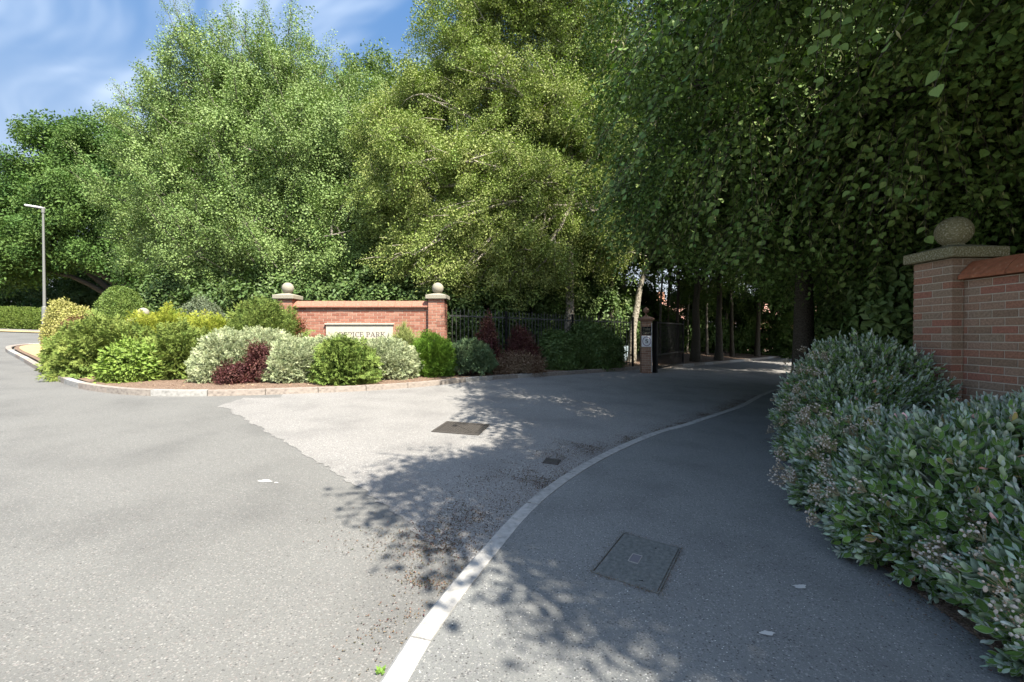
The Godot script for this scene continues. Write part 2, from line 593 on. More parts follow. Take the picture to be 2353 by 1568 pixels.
# ---------------------------------------------------------------- brickwork
# lays a course of bricks: frame is x along, y up, z out of the face
func lay_brick(parent: Node, fr: Transform3D, x: float, y: float, length: float, depth_axis_back: float, tones: Array) -> void:
	var mesh: Mesh = S.brick if length > 0.16 else S.half_brick
	var full := 0.215 if length > 0.16 else 0.1025
	var b := Basis().scaled(Vector3(length / full, 1.0, 1.0))
	b = b.rotated(Vector3.FORWARD, rf(-0.004, 0.004)).rotated(Vector3.UP, rf(-0.006, 0.006))
	part("brick", mesh, tones[rng.randi() % tones.size()], parent, fr * Transform3D(b, Vector3(x + length * 0.5, y + 0.0325, -0.05125 - depth_axis_back + rf(-0.0012, 0.0012))))
func wall_face(parent: Node, fr: Transform3D, length: float, c0: int, c1: int, tones: Array, merge := false) -> void:
	var st := begin()
	for c in range(c0, c1):
		var x := 0.0
		var first := 0.1025 if c % 2 == 0 else 0.215
		while x < length - 0.03:
			var l := minf(first, length - x)
			if merge: cbox(st, fr * Vector3(x + l * 0.5, c * 0.075 + 0.0325, -0.05125), Vector3(l, 0.065, 0.1025) if absf(fr.basis.x.x) > 0.5 else Vector3(0.1025, 0.065, l), 0.003)
			else: lay_brick(parent, fr, x, c * 0.075, l, 0.0, tones)
			x += l + 0.01
			first = 0.215
	if merge:
		var o := part("lower_brickwork", st.commit(), tones[0], parent)
		o.set_meta("kind", "stuff")
# a square pillar: two bricks wide (0.44) or one and a half (0.3275)
func pillar_bricks(parent: Node, wide: bool, courses: int, c_from: int, tones: Array) -> void:
	var w := 0.44 if wide else 0.3275
	for c in range(c_from, courses):
		for side in 4:
			var fr := Transform3D(Basis(Vector3.UP, side * PI / 2), Vector3.ZERO)
			fr = fr * Transform3D(Basis(), Vector3(-w / 2, 0, w / 2))
			if wide:
				if (side + c) % 2 == 0:
					lay_brick(parent, fr, 0.0, c * 0.075, 0.215, 0.0, tones)
					lay_brick(parent, fr, 0.225, c * 0.075, 0.215, 0.0, tones)
				else:
					lay_brick(parent, fr, 0.1125, c * 0.075, 0.215, 0.0, tones)
			else:
				if c % 2 == 0: lay_brick(parent, fr, 0.0, c * 0.075, 0.215, 0.0, tones)
				else: lay_brick(parent, fr, 0.1125, c * 0.075, 0.215, 0.0, tones)
	var st := begin()
	cbox(st, Vector3(0, courses * 0.0375 - 0.1, 0), Vector3(w - 0.012, courses * 0.075 + 0.19, w - 0.012), 0.0)
	part("mortar", st.commit(), M.mortar, parent)
func cap_mesh(w: float, h: float, rise: float) -> ArrayMesh:
	var st := begin()
	cbox(st, Vector3(0, h / 2, 0), Vector3(w, h, w), 0.008)
	var k := w / 2 - 0.01
	var q := 0.1
	var a := [Vector3(-k, h - 0.001, -k), Vector3(k, h - 0.001, -k), Vector3(k, h - 0.001, k), Vector3(-k, h - 0.001, k)]
	var b := [Vector3(-q, h + rise, -q), Vector3(q, h + rise, -q), Vector3(q, h + rise, q), Vector3(-q, h + rise, q)]
	for i in 4:
		var j := (i + 1) % 4
		quad(st, a[i], a[j], b[j], b[i], Vector3.UP)
	quad(st, b[0], b[1], b[2], b[3], Vector3.UP)
	return st.commit()
# a saddle coping: profile across (z), swept along x
func coping_mesh(length: float, width: float, rise: float) -> ArrayMesh:
	var st := begin()
	var h := width / 2
	var prof := [Vector2(-h + 0.012, -0.03), Vector2(-h, -0.03), Vector2(-h, 0.0), Vector2(-h * 0.72, rise * 0.42), Vector2(-h * 0.4, rise * 0.78), Vector2(-0.03, rise), Vector2(0.03, rise), Vector2(h * 0.4, rise * 0.78), Vector2(h * 0.72, rise * 0.42), Vector2(h, 0.0), Vector2(h, -0.03), Vector2(h - 0.012, -0.03)]
	var L := length / 2
	for i in prof.size():
		var a: Vector2 = prof[i]
		var b: Vector2 = prof[(i + 1) % prof.size()]
		var mid := (a + b) / 2 - Vector2(0, rise * 0.3)
		quad(st, Vector3(-L, a.y, a.x), Vector3(L, a.y, a.x), Vector3(L, b.y, b.x), Vector3(-L, b.y, b.x), Vector3(0, mid.y, mid.x))
	for s in [-1.0, 1.0]:
		for i in range(1, prof.size() - 1):
			tri(st, Vector3(L * s, prof[0].y, prof[0].x), Vector3(L * s, prof[i].y, prof[i].x), Vector3(L * s, prof[i + 1].y, prof[i + 1].x), Vector3(s, 0, 0))
	return st.commit()
func ball_pillar(where: Vector3, turn: float, height: float, c_from: int, label: String, tones: Array, stone: Material) -> Node3D:
	var t := thing("brick_pillar", where, label, "pillar", "brick pillars topped with stone balls")
	t.rotation.y = turn
	var n := int(round(height / 0.075))
	pillar_bricks(t, true, n, c_from, tones)
	part("cap", cap_mesh(0.57, 0.105, 0.05), stone, t, Transform3D(Basis(), Vector3(0, n * 0.075, 0)))
	var st := begin()
	lathe(st, [Vector2(0.1, 0.0), Vector2(0.09, 0.008), Vector2(0.085, 0.02)], 20)
	part("neck", st.commit(), stone, t, Transform3D(Basis(), Vector3(0, n * 0.075 + 0.152, 0)))
	part("ball", S.ball, stone, t, Transform3D(Basis(Vector3.UP, rf(0, 6)), Vector3(0, n * 0.075 + 0.303, 0)))
	return t

# a run of kerb stones; pts are (x, z), the road lies on the side "road" (+1: to the left of travel)
func kerb_run(called: String, label: String, pts: Array, stone: float, width: float, top: float, road: float, mats: Array) -> void:
	var t := thing(called, at(pts[0].x, pts[0].y), label, "kerb")
	t.set_meta("kind", "structure")
	var fine := smooth(pts, 0.06)
	var per := int(stone / 0.06)
	var i := 0
	while i + 2 < fine.size():
		var j := mini(i + per, fine.size() - 1)
		if fine.size() - 1 - j < per / 3: j = fine.size() - 1
		var st := begin()
		var rings := []
		var drop := rf(-0.003, 0.003)
		var steps := 6
		for k in steps + 1:
			var f := lerpf(i + 0.09, j - 0.09, float(k) / steps)
			var p: Vector2 = fine[int(f)].lerp(fine[mini(int(f) + 1, fine.size() - 1)], f - int(f))
			var d: Vector2 = (fine[mini(int(f) + 1, fine.size() - 1)] - fine[maxi(int(f) - 1, 0)]).normalized()
			var side := Vector2(-d.y, d.x) * road   # towards the road
			var ring := []
			for q in [[0.0, -0.08], [0.004, top - 0.018], [-0.016, top], [-width, top], [-width, -0.08]]:
				var w: Vector2 = p + side * q[0]
				ring.append(at(w.x, w.y, q[1] + drop) - t.position)
			rings.append(ring)
		var mid: Vector3 = (rings[3][0] + rings[3][4]) / 2 + Vector3(0, top * 0.3, 0)
		for k in steps:
			for m in 4:
				var cc: Vector3 = (rings[k][m] + rings[k + 1][m + 1]) / 2
				quad(st, rings[k][m], rings[k + 1][m], rings[k + 1][m + 1], rings[k][m + 1], cc - mid if m != 2 else Vector3.UP)
		for e in [0, steps]:
			var n: Vector3 = (rings[e][1] - rings[steps / 2][1])
			for m in range(1, 4): tri(st, rings[e][0], rings[e][m], rings[e][m + 1], n)
		part("kerb_stone", st.commit(), mats[rng.randi() % mats.size()], t)
		i = j

# ---------------------------------------------------------------- the scene
func _ready() -> void:
	rng.seed = 20240611
	noise.noise_type = FastNoiseLite.TYPE_SIMPLEX_SMOOTH
	noise.frequency = 0.01
	noise.fractal_octaves = 3
	noise.seed = 5
	# camera
	var cam := Camera3D.new()
	cam.name = "camera"
	add_child(cam)
	cam.position = Vector3(0, EYE, 0)
	cam.rotation_degrees = Vector3(-0.76, 0, 0)
	cam.fov = 73.26
	cam.near = 0.05
	cam.far = 600.0
	cam.current = true
	# sky and sun
	var env := Environment.new()
	env.background_mode = Environment.BG_SKY
	var sky := Sky.new()
	var pan := PanoramaSkyMaterial.new()
	pan.panorama = sky_texture()
	sky.sky_material = pan
	env.sky = sky
	env.background_energy_multiplier = 1.0
	env.tonemap_mode = Environment.TONE_MAPPER_LINEAR
	env.tonemap_exposure = 4.8
	env.sdfgi_enabled = true
	env.ssao_enabled = true
	env.ssil_enabled = true
	var we := WorldEnvironment.new()
	we.name = "surroundings"
	we.environment = env
	add_child(we)
	var sun := DirectionalLight3D.new()
	sun.name = "sun"
	add_child(sun)
	sun.light_energy = 1.03
	sun.light_color = Color(1.0, 0.965, 0.905)
	sun.light_angular_distance = 0.55
	sun.shadow_enabled = true
	var to_sun := Vector3(0.38, 0.80, 0.47).normalized()
	sun.look_at_from_position(to_sun * 50.0, Vector3.ZERO, Vector3.UP)
	materials()
	shapes()
	print("setting")
	setting()
	print("walls")
	walls()
	print("gate")
	gate_and_fence()
	print("trees")
	trees()
	print("bed")
	bed_plants()
	print("near shrubs")
	near_shrubs()
	print("left side")
	far_left()
	details()
	print("done")

func sky_texture() -> ImageTexture:
	var w := 1536
	var h := 768
	var im := Image.create(w, h, false, Image.FORMAT_RGBAF)
	var n := FastNoiseLite.new()
	n.noise_type = FastNoiseLite.TYPE_SIMPLEX_SMOOTH
	n.fractal_octaves = 5
	n.fractal_gain = 0.55
	n.frequency = 1.0
	n.seed = 12
	var n2 := FastNoiseLite.new()
	n2.frequency = 0.8
	n2.seed = 3
	n2.fractal_octaves = 2
	var sund := Vector3(0.38, 0.80, 0.47).normalized()
	for j in h:
		var el := PI / 2 - PI * (j + 0.5) / h
		var y := sin(el)
		if j > h / 2 + 2:
			for i in w: im.set_pixel(i, j, Color(0.16, 0.17, 0.17))
			continue
		for i in w:
			var a := TAU * (i + 0.5) / w
			var d := Vector3(sin(a) * cos(el), y, -cos(a) * cos(el))
			var t := clampf(1.0 - y, 0.0, 1.0)
			var c := Color(0.026, 0.078, 0.185).lerp(Color(0.082, 0.142, 0.225), pow(t, 1.8))
			c = c.lerp(Color(0.30, 0.305, 0.30), pow(t, 4.2))
			var ca := d.dot(sund)
			var g := maxf(0.0, ca)
			c *= 0.79 + 0.3 * ca * ca + 0.5 * pow(g, 2.0)
			c += Color(0.17, 0.155, 0.135) * pow(g, 2.5) + Color(0.30, 0.28, 0.25) * pow(g, 9.0)
			# thin high cloud drawn out across the sky
			var k := 1.0 / (y + 0.22)
			var px := d.x * k
			var pz := d.z * k
			var u := px * 0.82 + pz * 0.57
			var v := -px * 0.57 + pz * 0.82
			var wx := n2.get_noise_2d(u * 1.1, v * 1.1) * 0.7
			var f := n.get_noise_2d(u * 0.38 + wx * 0.4, v * 2.0 + wx * 0.9) * 0.5 + 0.5
			f = f * 0.7 + 0.3 * (n.get_noise_2d(u * 1.3 + 7.0, v * 7.0 + wx * 1.2) * 0.5 + 0.5)
			var cl := smoothstep(0.40, 0.78, f) * 0.7
			c = c.lerp(Color(0.25, 0.28, 0.315) * (1.0 + 0.6 * g * g), cl * 0.85)
			c.a = 1.0
			im.set_pixel(i, j, c)
	return ImageTexture.create_from_image(im)

func materials() -> void:
	var macro := noise_tex(0.012, 4, [[0.0, Color(0.74, 0.74, 0.74)], [0.5, Color(0.92, 0.92, 0.91)], [1.0, Color(1, 1, 0.99)]], 4)
	# worn asphalt of the street: grey stone showing through
	var a := chips(1024, Color(0.138, 0.139, 0.134), 0.035, 26000, [Color(0.172, 0.17, 0.163), Color(0.15, 0.149, 0.144), Color(0.195, 0.191, 0.181), Color(0.11, 0.11, 0.108), Color(0.16, 0.15, 0.143)], 1.2, 3.2)
	M.road = surface(a[0], a[1], 1.7, 0.16, 0.88, macro)
	# paler surfacing of the drive
	a = chips(1024, Color(0.20, 0.196, 0.19), 0.055, 26000, [Color(0.27, 0.265, 0.255), Color(0.235, 0.228, 0.22), Color(0.31, 0.305, 0.295), Color(0.15, 0.148, 0.145), Color(0.255, 0.235, 0.225)], 1.2, 3.4)
	M.drive = surface(a[0], a[1], 1.9, 0.18, 0.86, macro, 7.0)
	# darker footway with light chippings
	a = chips(1024, Color(0.155, 0.16, 0.158), 0.05, 22000, [Color(0.20, 0.205, 0.20), Color(0.14, 0.145, 0.148), Color(0.235, 0.235, 0.225), Color(0.085, 0.085, 0.085), Color(0.175, 0.175, 0.18)], 1.2, 3.0)
	var im: Image = a[0].get_image()
	for k in 1500:
		var s := 1 + int(rng.randf() < 0.3)
		var v := rf(0.6, 0.95)
		im.fill_rect(Rect2i(rng.randi() % 1020, rng.randi() % 1020, s + 1, s), Color(v, v, v * 0.97))
	M.footway = surface(ImageTexture.create_from_image(im), a[1], 1.8, 0.18, 0.85, macro, 6.0)
	# concrete kerbs
	var conc_h := noise_tex(0.12, 3, [], 31, 256)
	M.kerbs = []
	for k in 3:
		var b: Color = [Color(0.32, 0.315, 0.30), Color(0.29, 0.285, 0.27), Color(0.35, 0.345, 0.33)][k]
		M.kerbs.append(surface(noise_tex(0.035, 5, [[0.0, b * 0.6], [0.35, b * 0.88], [0.65, b], [1.0, b * 1.15]], 40 + k, 256), conc_h, 0.8, 0.15, 0.85))
	M.kerbs_dirty = []
	for k in 2:
		var b: Color = [Color(0.27, 0.235, 0.205), Color(0.24, 0.215, 0.19)][k]
		M.kerbs_dirty.append(surface(noise_tex(0.035, 5, [[0.0, b * 0.5], [0.35, b * 0.85], [0.65, b], [1.0, b * 1.15]], 50 + k, 256), conc_h, 0.8, 0.15, 0.9))
	# soil, bark mulch, dry grass
	a = chips(512, Color(0.155, 0.105, 0.075), 0.05, 9000, [Color(0.24, 0.165, 0.12), Color(0.115, 0.078, 0.056), Color(0.30, 0.22, 0.165), Color(0.19, 0.13, 0.095)], 1.5, 4.5)
	M.soil = surface(a[0], a[1], 1.1, 1.2, 0.95, macro, 3.0)
	a = chips(512, Color(0.40, 0.31, 0.17), 0.07, 9000, [Color(0.48, 0.38, 0.22), Color(0.34, 0.26, 0.13), Color(0.55, 0.45, 0.29), Color(0.30, 0.26, 0.12)], 1.0, 3.0)
	M.dry = surface(a[0], a[1], 1.3, 1.0, 0.95, macro, 4.0)
	a = chips(512, Color(0.13, 0.15, 0.055), 0.05, 7000, [Color(0.17, 0.18, 0.07), Color(0.10, 0.13, 0.04), Color(0.22, 0.21, 0.10)], 1.0, 3.0)
	M.grass = surface(a[0], a[1], 1.6, 1.0, 0.95, macro, 5.0)
	# brick, mortar, stone, terracotta
	var bh := noise_tex(0.09, 4, [], 60, 256)
	M.bricks_near = []
	for b in [Color(0.30, 0.15, 0.10), Color(0.28, 0.175, 0.12), Color(0.295, 0.135, 0.095), Color(0.265, 0.19, 0.135), Color(0.29, 0.19, 0.135), Color(0.24, 0.16, 0.11)]:
		M.bricks_near.append(surface(noise_tex(0.05, 4, [[0.0, b * 0.66], [0.4, b * 0.92], [0.7, b * 1.05], [1.0, b * 1.3]], 61 + M.bricks_near.size(), 256), bh, 0.35, 0.12, 0.9))
	M.bricks_far = []
	for b in [Color(0.29, 0.125, 0.085), Color(0.32, 0.15, 0.105), Color(0.25, 0.105, 0.072), Color(0.34, 0.175, 0.125), Color(0.295, 0.135, 0.095)]:
		M.bricks_far.append(surface(noise_tex(0.05, 4, [[0.0, b * 0.7], [0.4, b * 0.94], [0.7, b * 1.05], [1.0, b * 1.25]], 71 + M.bricks_far.size(), 256), bh, 0.35, 0.12, 0.9))
	M.bricks_gate = []
	for b in [Color(0.29, 0.175, 0.12), Color(0.32, 0.20, 0.14), Color(0.25, 0.145, 0.10)]:
		M.bricks_gate.append(surface(noise_tex(0.05, 4, [[0.0, b * 0.7], [0.5, b], [1.0, b * 1.25]], 81 + M.bricks_gate.size(), 256), bh, 0.35, 0.12, 0.9))
	M.mortar = surface(noise_tex(0.1, 3, [[0.0, Color(0.36, 0.31, 0.25)], [1.0, Color(0.50, 0.44, 0.36)]], 90, 256), bh, 0.3, 0.1, 0.95)
	M.stone = surface(noise_tex(0.045, 5, [[0.0, Color(0.13, 0.12, 0.09)], [0.35, Color(0.22, 0.205, 0.16)], [0.6, Color(0.29, 0.27, 0.215)], [1.0, Color(0.37, 0.35, 0.29)]], 91), conc_h, 0.5, 0.2, 0.9)
	M.stone_mossy = surface(noise_tex(0.05, 5, [[0.0, Color(0.10, 0.095, 0.05)], [0.45, Color(0.17, 0.155, 0.085)], [0.64, Color(0.215, 0.195, 0.12)], [0.74, Color(0.30, 0.285, 0.21)], [1.0, Color(0.42, 0.41, 0.35)]], 92), conc_h, 0.6, 0.25, 0.92)
	M.panel = surface(noise_tex(0.03, 4, [[0.0, Color(0.42, 0.385, 0.315)], [1.0, Color(0.50, 0.46, 0.385)]], 93, 256), conc_h, 0.8, 0.08, 0.85)
	M.letter = mat(Color(0.055, 0.05, 0.045), 0.7)
	M.terra = surface(noise_tex(0.04, 4, [[0.0, Color(0.21, 0.085, 0.058)], [0.5, Color(0.29, 0.13, 0.09)], [1.0, Color(0.35, 0.185, 0.135)]], 94, 256), conc_h, 0.6, 0.1, 0.8)
	M.terra_near = surface(noise_tex(0.04, 5, [[0.0, Color(0.16, 0.085, 0.045)], [0.4, Color(0.29, 0.105, 0.055)], [0.75, Color(0.35, 0.135, 0.07)], [1.0, Color(0.46, 0.38, 0.31)]], 95, 256), conc_h, 0.6, 0.1, 0.75)
	# metal, paint
	M.black = mat(Color(0.012, 0.012, 0.013), 0.6)
	M.black.metallic_specular = 0.25
	M.rail = mat(Color(0.05, 0.052, 0.05), 0.5)
	M.iron = surface(noise_tex(0.06, 4, [[0.0, Color(0.04, 0.036, 0.033)], [0.6, Color(0.06, 0.055, 0.05)], [1.0, Color(0.085, 0.072, 0.06)]], 96, 256), conc_h, 0.4, 0.1, 0.6)
	M.cover = surface(noise_tex(0.05, 5, [[0.0, Color(0.075, 0.083, 0.08)], [0.5, Color(0.115, 0.123, 0.12)], [0.8, Color(0.14, 0.147, 0.14)], [1.0, Color(0.19, 0.185, 0.175)]], 97, 256), conc_h, 0.5, 0.12, 0.8)
	M.steel = mat(Color(0.15, 0.155, 0.148), 0.65)
	M.white = mat(Color(0.55, 0.55, 0.54), 0.5)
	M.sign_white = mat(Color(0.78, 0.79, 0.80), 0.5)
	M.paleblue = mat(Color(0.36, 0.45, 0.50), 0.6)
	M.ring = mat(Color(0.22, 0.13, 0.22), 0.6)
	M.ink = mat(Color(0.02, 0.03, 0.05), 0.6)
	M.gold = mat(Color(0.33, 0.30, 0.21), 0.6)
	M.glass = mat(Color(0.03, 0.035, 0.04), 0.08)
	M.droppings = mat(Color(0.40, 0.40, 0.385), 0.9)
	M.pink_roof = surface(noise_tex(0.05, 4, [[0.0, Color(0.40, 0.21, 0.16)], [1.0, Color(0.55, 0.33, 0.26)]], 98, 256), null, 1.5, 0.0, 0.85)
	M.house_brick = surface(noise_tex(0.07, 4, [[0.0, Color(0.36, 0.18, 0.12)], [1.0, Color(0.50, 0.28, 0.19)]], 99, 256), null, 1.0, 0.0, 0.9)
	# bark
	M.bark = surface(noise_tex(0.05, 5, [[0.0, Color(0.032, 0.028, 0.022)], [0.5, Color(0.065, 0.057, 0.045)], [1.0, Color(0.115, 0.10, 0.082)]], 101, 256), noise_tex(0.06, 4, [], 102, 256), 0.6, 2.0, 0.95)
	M.pale_bark = surface(noise_tex(0.03, 5, [[0.0, Color(0.06, 0.05, 0.04)], [0.3, Color(0.16, 0.14, 0.11)], [0.5, Color(0.30, 0.275, 0.22)], [1.0, Color(0.42, 0.39, 0.33)]], 103, 256), noise_tex(0.06, 4, [], 104, 256), 0.9, 1.5, 0.9)
	M.grey_bark = surface(noise_tex(0.04, 5, [[0.0, Color(0.07, 0.062, 0.05)], [0.5, Color(0.15, 0.135, 0.115)], [1.0, Color(0.25, 0.23, 0.20)]], 105, 256), noise_tex(0.06, 4, [], 106, 256), 0.7, 1.8, 0.95)
	M.leaf = leaf_mat(0.58, Color(0.58, 0.66, 0.32), 0.3)
	M.leaf_shiny = leaf_mat(0.5, Color(0.52, 0.60, 0.28), 0.35)
	M.needle = leaf_mat(0.65, Color(0.25, 0.28, 0.12), 0.25)
	M.felt = leaf_mat(0.75, Color(0.2, 0.24, 0.14), 0.25)
	M.stem = mat(Color(0.30, 0.33, 0.27), 0.8)
	M.ring_grey = mat(Color(0.115, 0.11, 0.125), 0.7)
	M.litter = leaf_mat(0.9, Color(0, 0, 0), 0.2)

func shapes() -> void:
	S.brick = box_mesh(Vector3(0.215, 0.065, 0.1025), 0.0025)
	S.half_brick = box_mesh(Vector3(0.1025, 0.065, 0.1025), 0.0025)
	S.ball = sphere_mesh(0.155, 0.006)
	var br := Color(0.28, 0.24, 0.2)
	S.birch = sprig(32, 0.55, 0.075, 0.054, 0.22, 0.18, Color(1.25, 1.2, 1.3), 0.1, br)
	S.aspen = sprig(34, 0.6, 0.08, 0.066, 0.24, 0.16, Color(1.3, 1.3, 1.45), 0.12, Color(0.7, 0.65, 0.6))
	S.oak = sprig(24, 0.45, 0.13, 0.085, 0.28, 0.2, Color(1.3, 1.3, 1.3), 0.08, br)
	S.lime = sprig(20, 0.5, 0.078, 0.066, 0.17, 0.2, Color(1.9, 1.7, 1.5), 0.07, br)
	S.wood = sprig(24, 0.6, 0.12, 0.085, 0.3, 0.25, Color(1.5, 1.5, 1.5), 0.06, br)
	S.small = sprig(26, 0.26, 0.036, 0.024, 0.07, 0.3, Color(1.4, 1.3, 1.3), 0.1, Color(0.5, 0.35, 0.3))
	S.broad = sprig(10, 0.3, 0.1, 0.05, 0.07, 0.2, Color(1.3, 1.3, 1.2), 0.1, br)
	S.glossy = sprig(14, 0.28, 0.1, 0.055, 0.1, 0.2, Color(1.4, 1.4, 1.4), 0.05, br)
	S.box = sprig(30, 0.18, 0.035, 0.024, 0.07, 0.25, Color(1.4, 1.4, 1.3), 0.1, br)
	S.spray = spray(0.24, 10, 0.042, 0.013, 0.25)
	S.fine = spray(0.15, 10, 0.026, 0.011, 0.25, 0.8)
	S.spike = spray(0.42, 14, 0.05, 0.012, 0.25)
	var st := begin()
	for k in 9:
		var d := Vector3(rf(-0.35, 0.35), 1.0, rf(-0.35, 0.35)).normalized()
		var v := 1.0 + rf(-0.2, 0.2)
		leaf_to(st, Transform3D(along(d, rf(0, TAU), 1.0), Vector3(rf(-0.03, 0.03), 0, rf(-0.03, 0.03))), rf(0.3, 0.5), 0.009, Color(v, v, v), 0.1, 0.35)
	S.blades = st.commit()
	S.heart = heart_leaf(0.088)
	st = begin()
	leaf_to(st, Transform3D(), 0.09, 0.02, Color.WHITE, 0.2, 0.3)
	S.bract = st.commit()
	st = begin()
	leaf_to(st, Transform3D(), 0.1, 0.052, Color.WHITE, 0.25, 0.25)
	S.oval = st.commit()

func setting() -> void:
	# the ground sheet
	var st := begin()
	var xs := []
	var zs := []
	for i in 33: xs.append(-180.0 + i * 11.25)
	for i in 30: zs.append(-40.0 + i * 9.0)
	for i in xs.size() - 1:
		for j in zs.size() - 1:
			var q := [at(xs[i], zs[j], -0.09), at(xs[i + 1], zs[j], -0.09), at(xs[i + 1], zs[j + 1], -0.09), at(xs[i], zs[j + 1], -0.09)]
			tri_n(st, [q[0], q[1], q[2]], [Vector3.UP, Vector3.UP, Vector3.UP])
			tri_n(st, [q[0], q[2], q[3]], [Vector3.UP, Vector3.UP, Vector3.UP])
	tag(part("ground", st.commit(), M.grass, self), "rough grassy ground reaching past the trees and houses", "ground", "", "structure")
	tag(part("road", sheet(PackedVector2Array([Vector2(-46, -11), Vector2(15, -11), Vector2(15, 0), Vector2(15.5, 20), Vector2(15.5, 40), Vector2(-9, 40), Vector2(-9, 27), Vector2(-46, 27)]), 0.0), M.road, self), "worn grey asphalt street surface in the sun", "road", "", "structure")
	# kerb lines
	var far := [Vector2(-18.4, 18.3), Vector2(-18.3, 17.2), gp(26, 806), gp(70, 832), gp(120, 860), gp(160, 878), gp(200, 891), gp(255, 900), gp(320, 906), gp(410, 908.5), gp(500, 908), gp(620, 905), gp(740, 901), gp(850, 896), gp(950, 889), gp(1030, 881), gp(1100, 874), gp(1280, 862), gp(1450, 850), Vector2(7.0, 18.2), Vector2(11.5, 22.5), Vector2(17, 28), Vector2(24, 35)]
	var near := [Vector2(-1.0, -1.5), Vector2(-0.78, 0.6), gp(880, 1568), gp(975, 1430), gp(1090, 1290), gp(1200, 1170), gp(1300, 1095), gp(1400, 1040), gp(1500, 998), gp(1560, 981), gp(1604, 967), gp(1690, 938), gp(1745, 910), Vector2(7.2, 12.2), Vector2(10.5, 15.8), Vector2(16, 21), Vector2(24, 29)]
	# drive surface: ragged edge where it meets the street
	var edge := [gp(640, 915), gp(560, 915), gp(498, 936), gp(530, 941), gp(527, 950), gp(556, 960), gp(575, 974), gp(602, 984), gp(622, 1002), gp(655, 1016), gp(690, 1041), gp(730, 1062), gp(765, 1083), gp(800, 1110), gp(835, 1128), gp(880, 1160), gp(930, 1205), gp(985, 1250), gp(1060, 1285), gp(1110, 1308)]
	var poly := PackedVector2Array()
	for i in edge.size() - 1:
		for k in 6:
			var p: Vector2 = edge[i].lerp(edge[i + 1], k / 6.0)
			poly.append(p + Vector2(noise.get_noise_2d(p.x * 900.0, p.y * 900.0), noise.get_noise_2d(p.y * 900.0 + 70.0, p.x * 900.0)) * 0.07)
	for p in smooth(near, 0.3):
		if p.y > 3.0 and p.x < 16.0: poly.append(p + Vector2(0.05, -0.05))
	var back := smooth(far, 0.3)
	back.reverse()
	for p in back:
		if p.x < 16.0 and p.x > -4.4: poly.append(p + Vector2(-0.02, 0.05))
	tag(part("drive", sheet(poly, 0.004), M.drive, self), "pale resurfaced drive mouth with a ragged edge", "driveway", "", "structure")
	# footway behind the near kerb
	var fw := PackedVector2Array()
	for p in smooth(near, 0.3):
		if p.x < 16.0: fw.append(p + Vector2(0.08, -0.03))
	for p in [Vector2(14, 14), Vector2(9.0, 9.5), Vector2(6, 7.5), Vector2(4.9, 6.6), Vector2(4.4, 5.6), Vector2(4.3, 3), Vector2(4.3, -1.6)]: fw.append(p)
	tag(part("pavement", sheet(fw, 0.026), M.footway, self), "dark asphalt footway curving beside the pale kerb", "pavement", "", "structure")
	kerb_run("footway_kerb", "pale flush concrete kerb curving between drive and footway", near, 0.92, 0.115, 0.03, 1.0, M.kerbs)
	# the big planted island and the wood behind it
	var isl := PackedVector2Array()
	for p in smooth(far, 0.3): isl.append(p + Vector2(0.03, 0.06))
	for p in [Vector2(24, 48), Vector2(-11, 48), Vector2(-12.5, 24.5), Vector2(-15, 20.4)]: isl.append(p)
	tag(part("planting_bed", sheet(isl, 0.085), M.soil, self), "bare soil and bark mulch of the planted bed and wood", "soil", "", "structure")
	kerb_run("bed_kerb", "weathered concrete kerb round the planted bed and drive", far, 0.92, 0.14, 0.105, 1.0, M.kerbs_dirty + [M.kerbs[1]])
	var dry := PackedVector2Array()
	for p in smooth(far, 0.3):
		if p.x < -8.6: dry.append(p + Vector2(0.16, 0.1))
	for p in [Vector2(-8.6, 9.6), Vector2(-9.4, 11.5), Vector2(-11.5, 14.5), Vector2(-14.5, 19.2)]: dry.append(p)
	tag(part("dry_grass", sheet(dry, 0.092), M.dry, self), "parched straw coloured grass round the lamp post", "grass", "", "structure")
	# verge, path and soil by the near wall
	tag(part("verge", sheet(PackedVector2Array([Vector2(-46, 27.2), Vector2(-30, 26.6), Vector2(-24, 26.4), Vector2(-13, 26.5), Vector2(-13, 47), Vector2(-46, 47)]), 0.05), M.dry, self), "bleached grass verge in front of the clipped hedge", "verge", "", "structure")
	tag(part("path", sheet(PackedVector2Array([Vector2(-34, 28.9), Vector2(-24, 26.9), Vector2(-13, 27.0), Vector2(-13, 28.2), Vector2(-24, 28.4), Vector2(-33.5, 30.0)]), 0.054), M.drive, self), "pale side path crossing the bleached verge", "path", "", "structure")
	tag(part("shrub_bed", sheet(PackedVector2Array([Vector2(2.35, -1.5), Vector2(2.25, 2.0), Vector2(2.35, 3.0), Vector2(2.9, 4.0), Vector2(3.45, 5.2), Vector2(3.9, 6.4), Vector2(5.2, 7.3), Vector2(7.5, 9.2), Vector2(13, 14.5), Vector2(15.9, 16), Vector2(15.9, -6), Vector2(4, -6)]), 0.034), M.soil, self), "dark soil under the silver shrubs and brick wall", "soil", "", "structure")

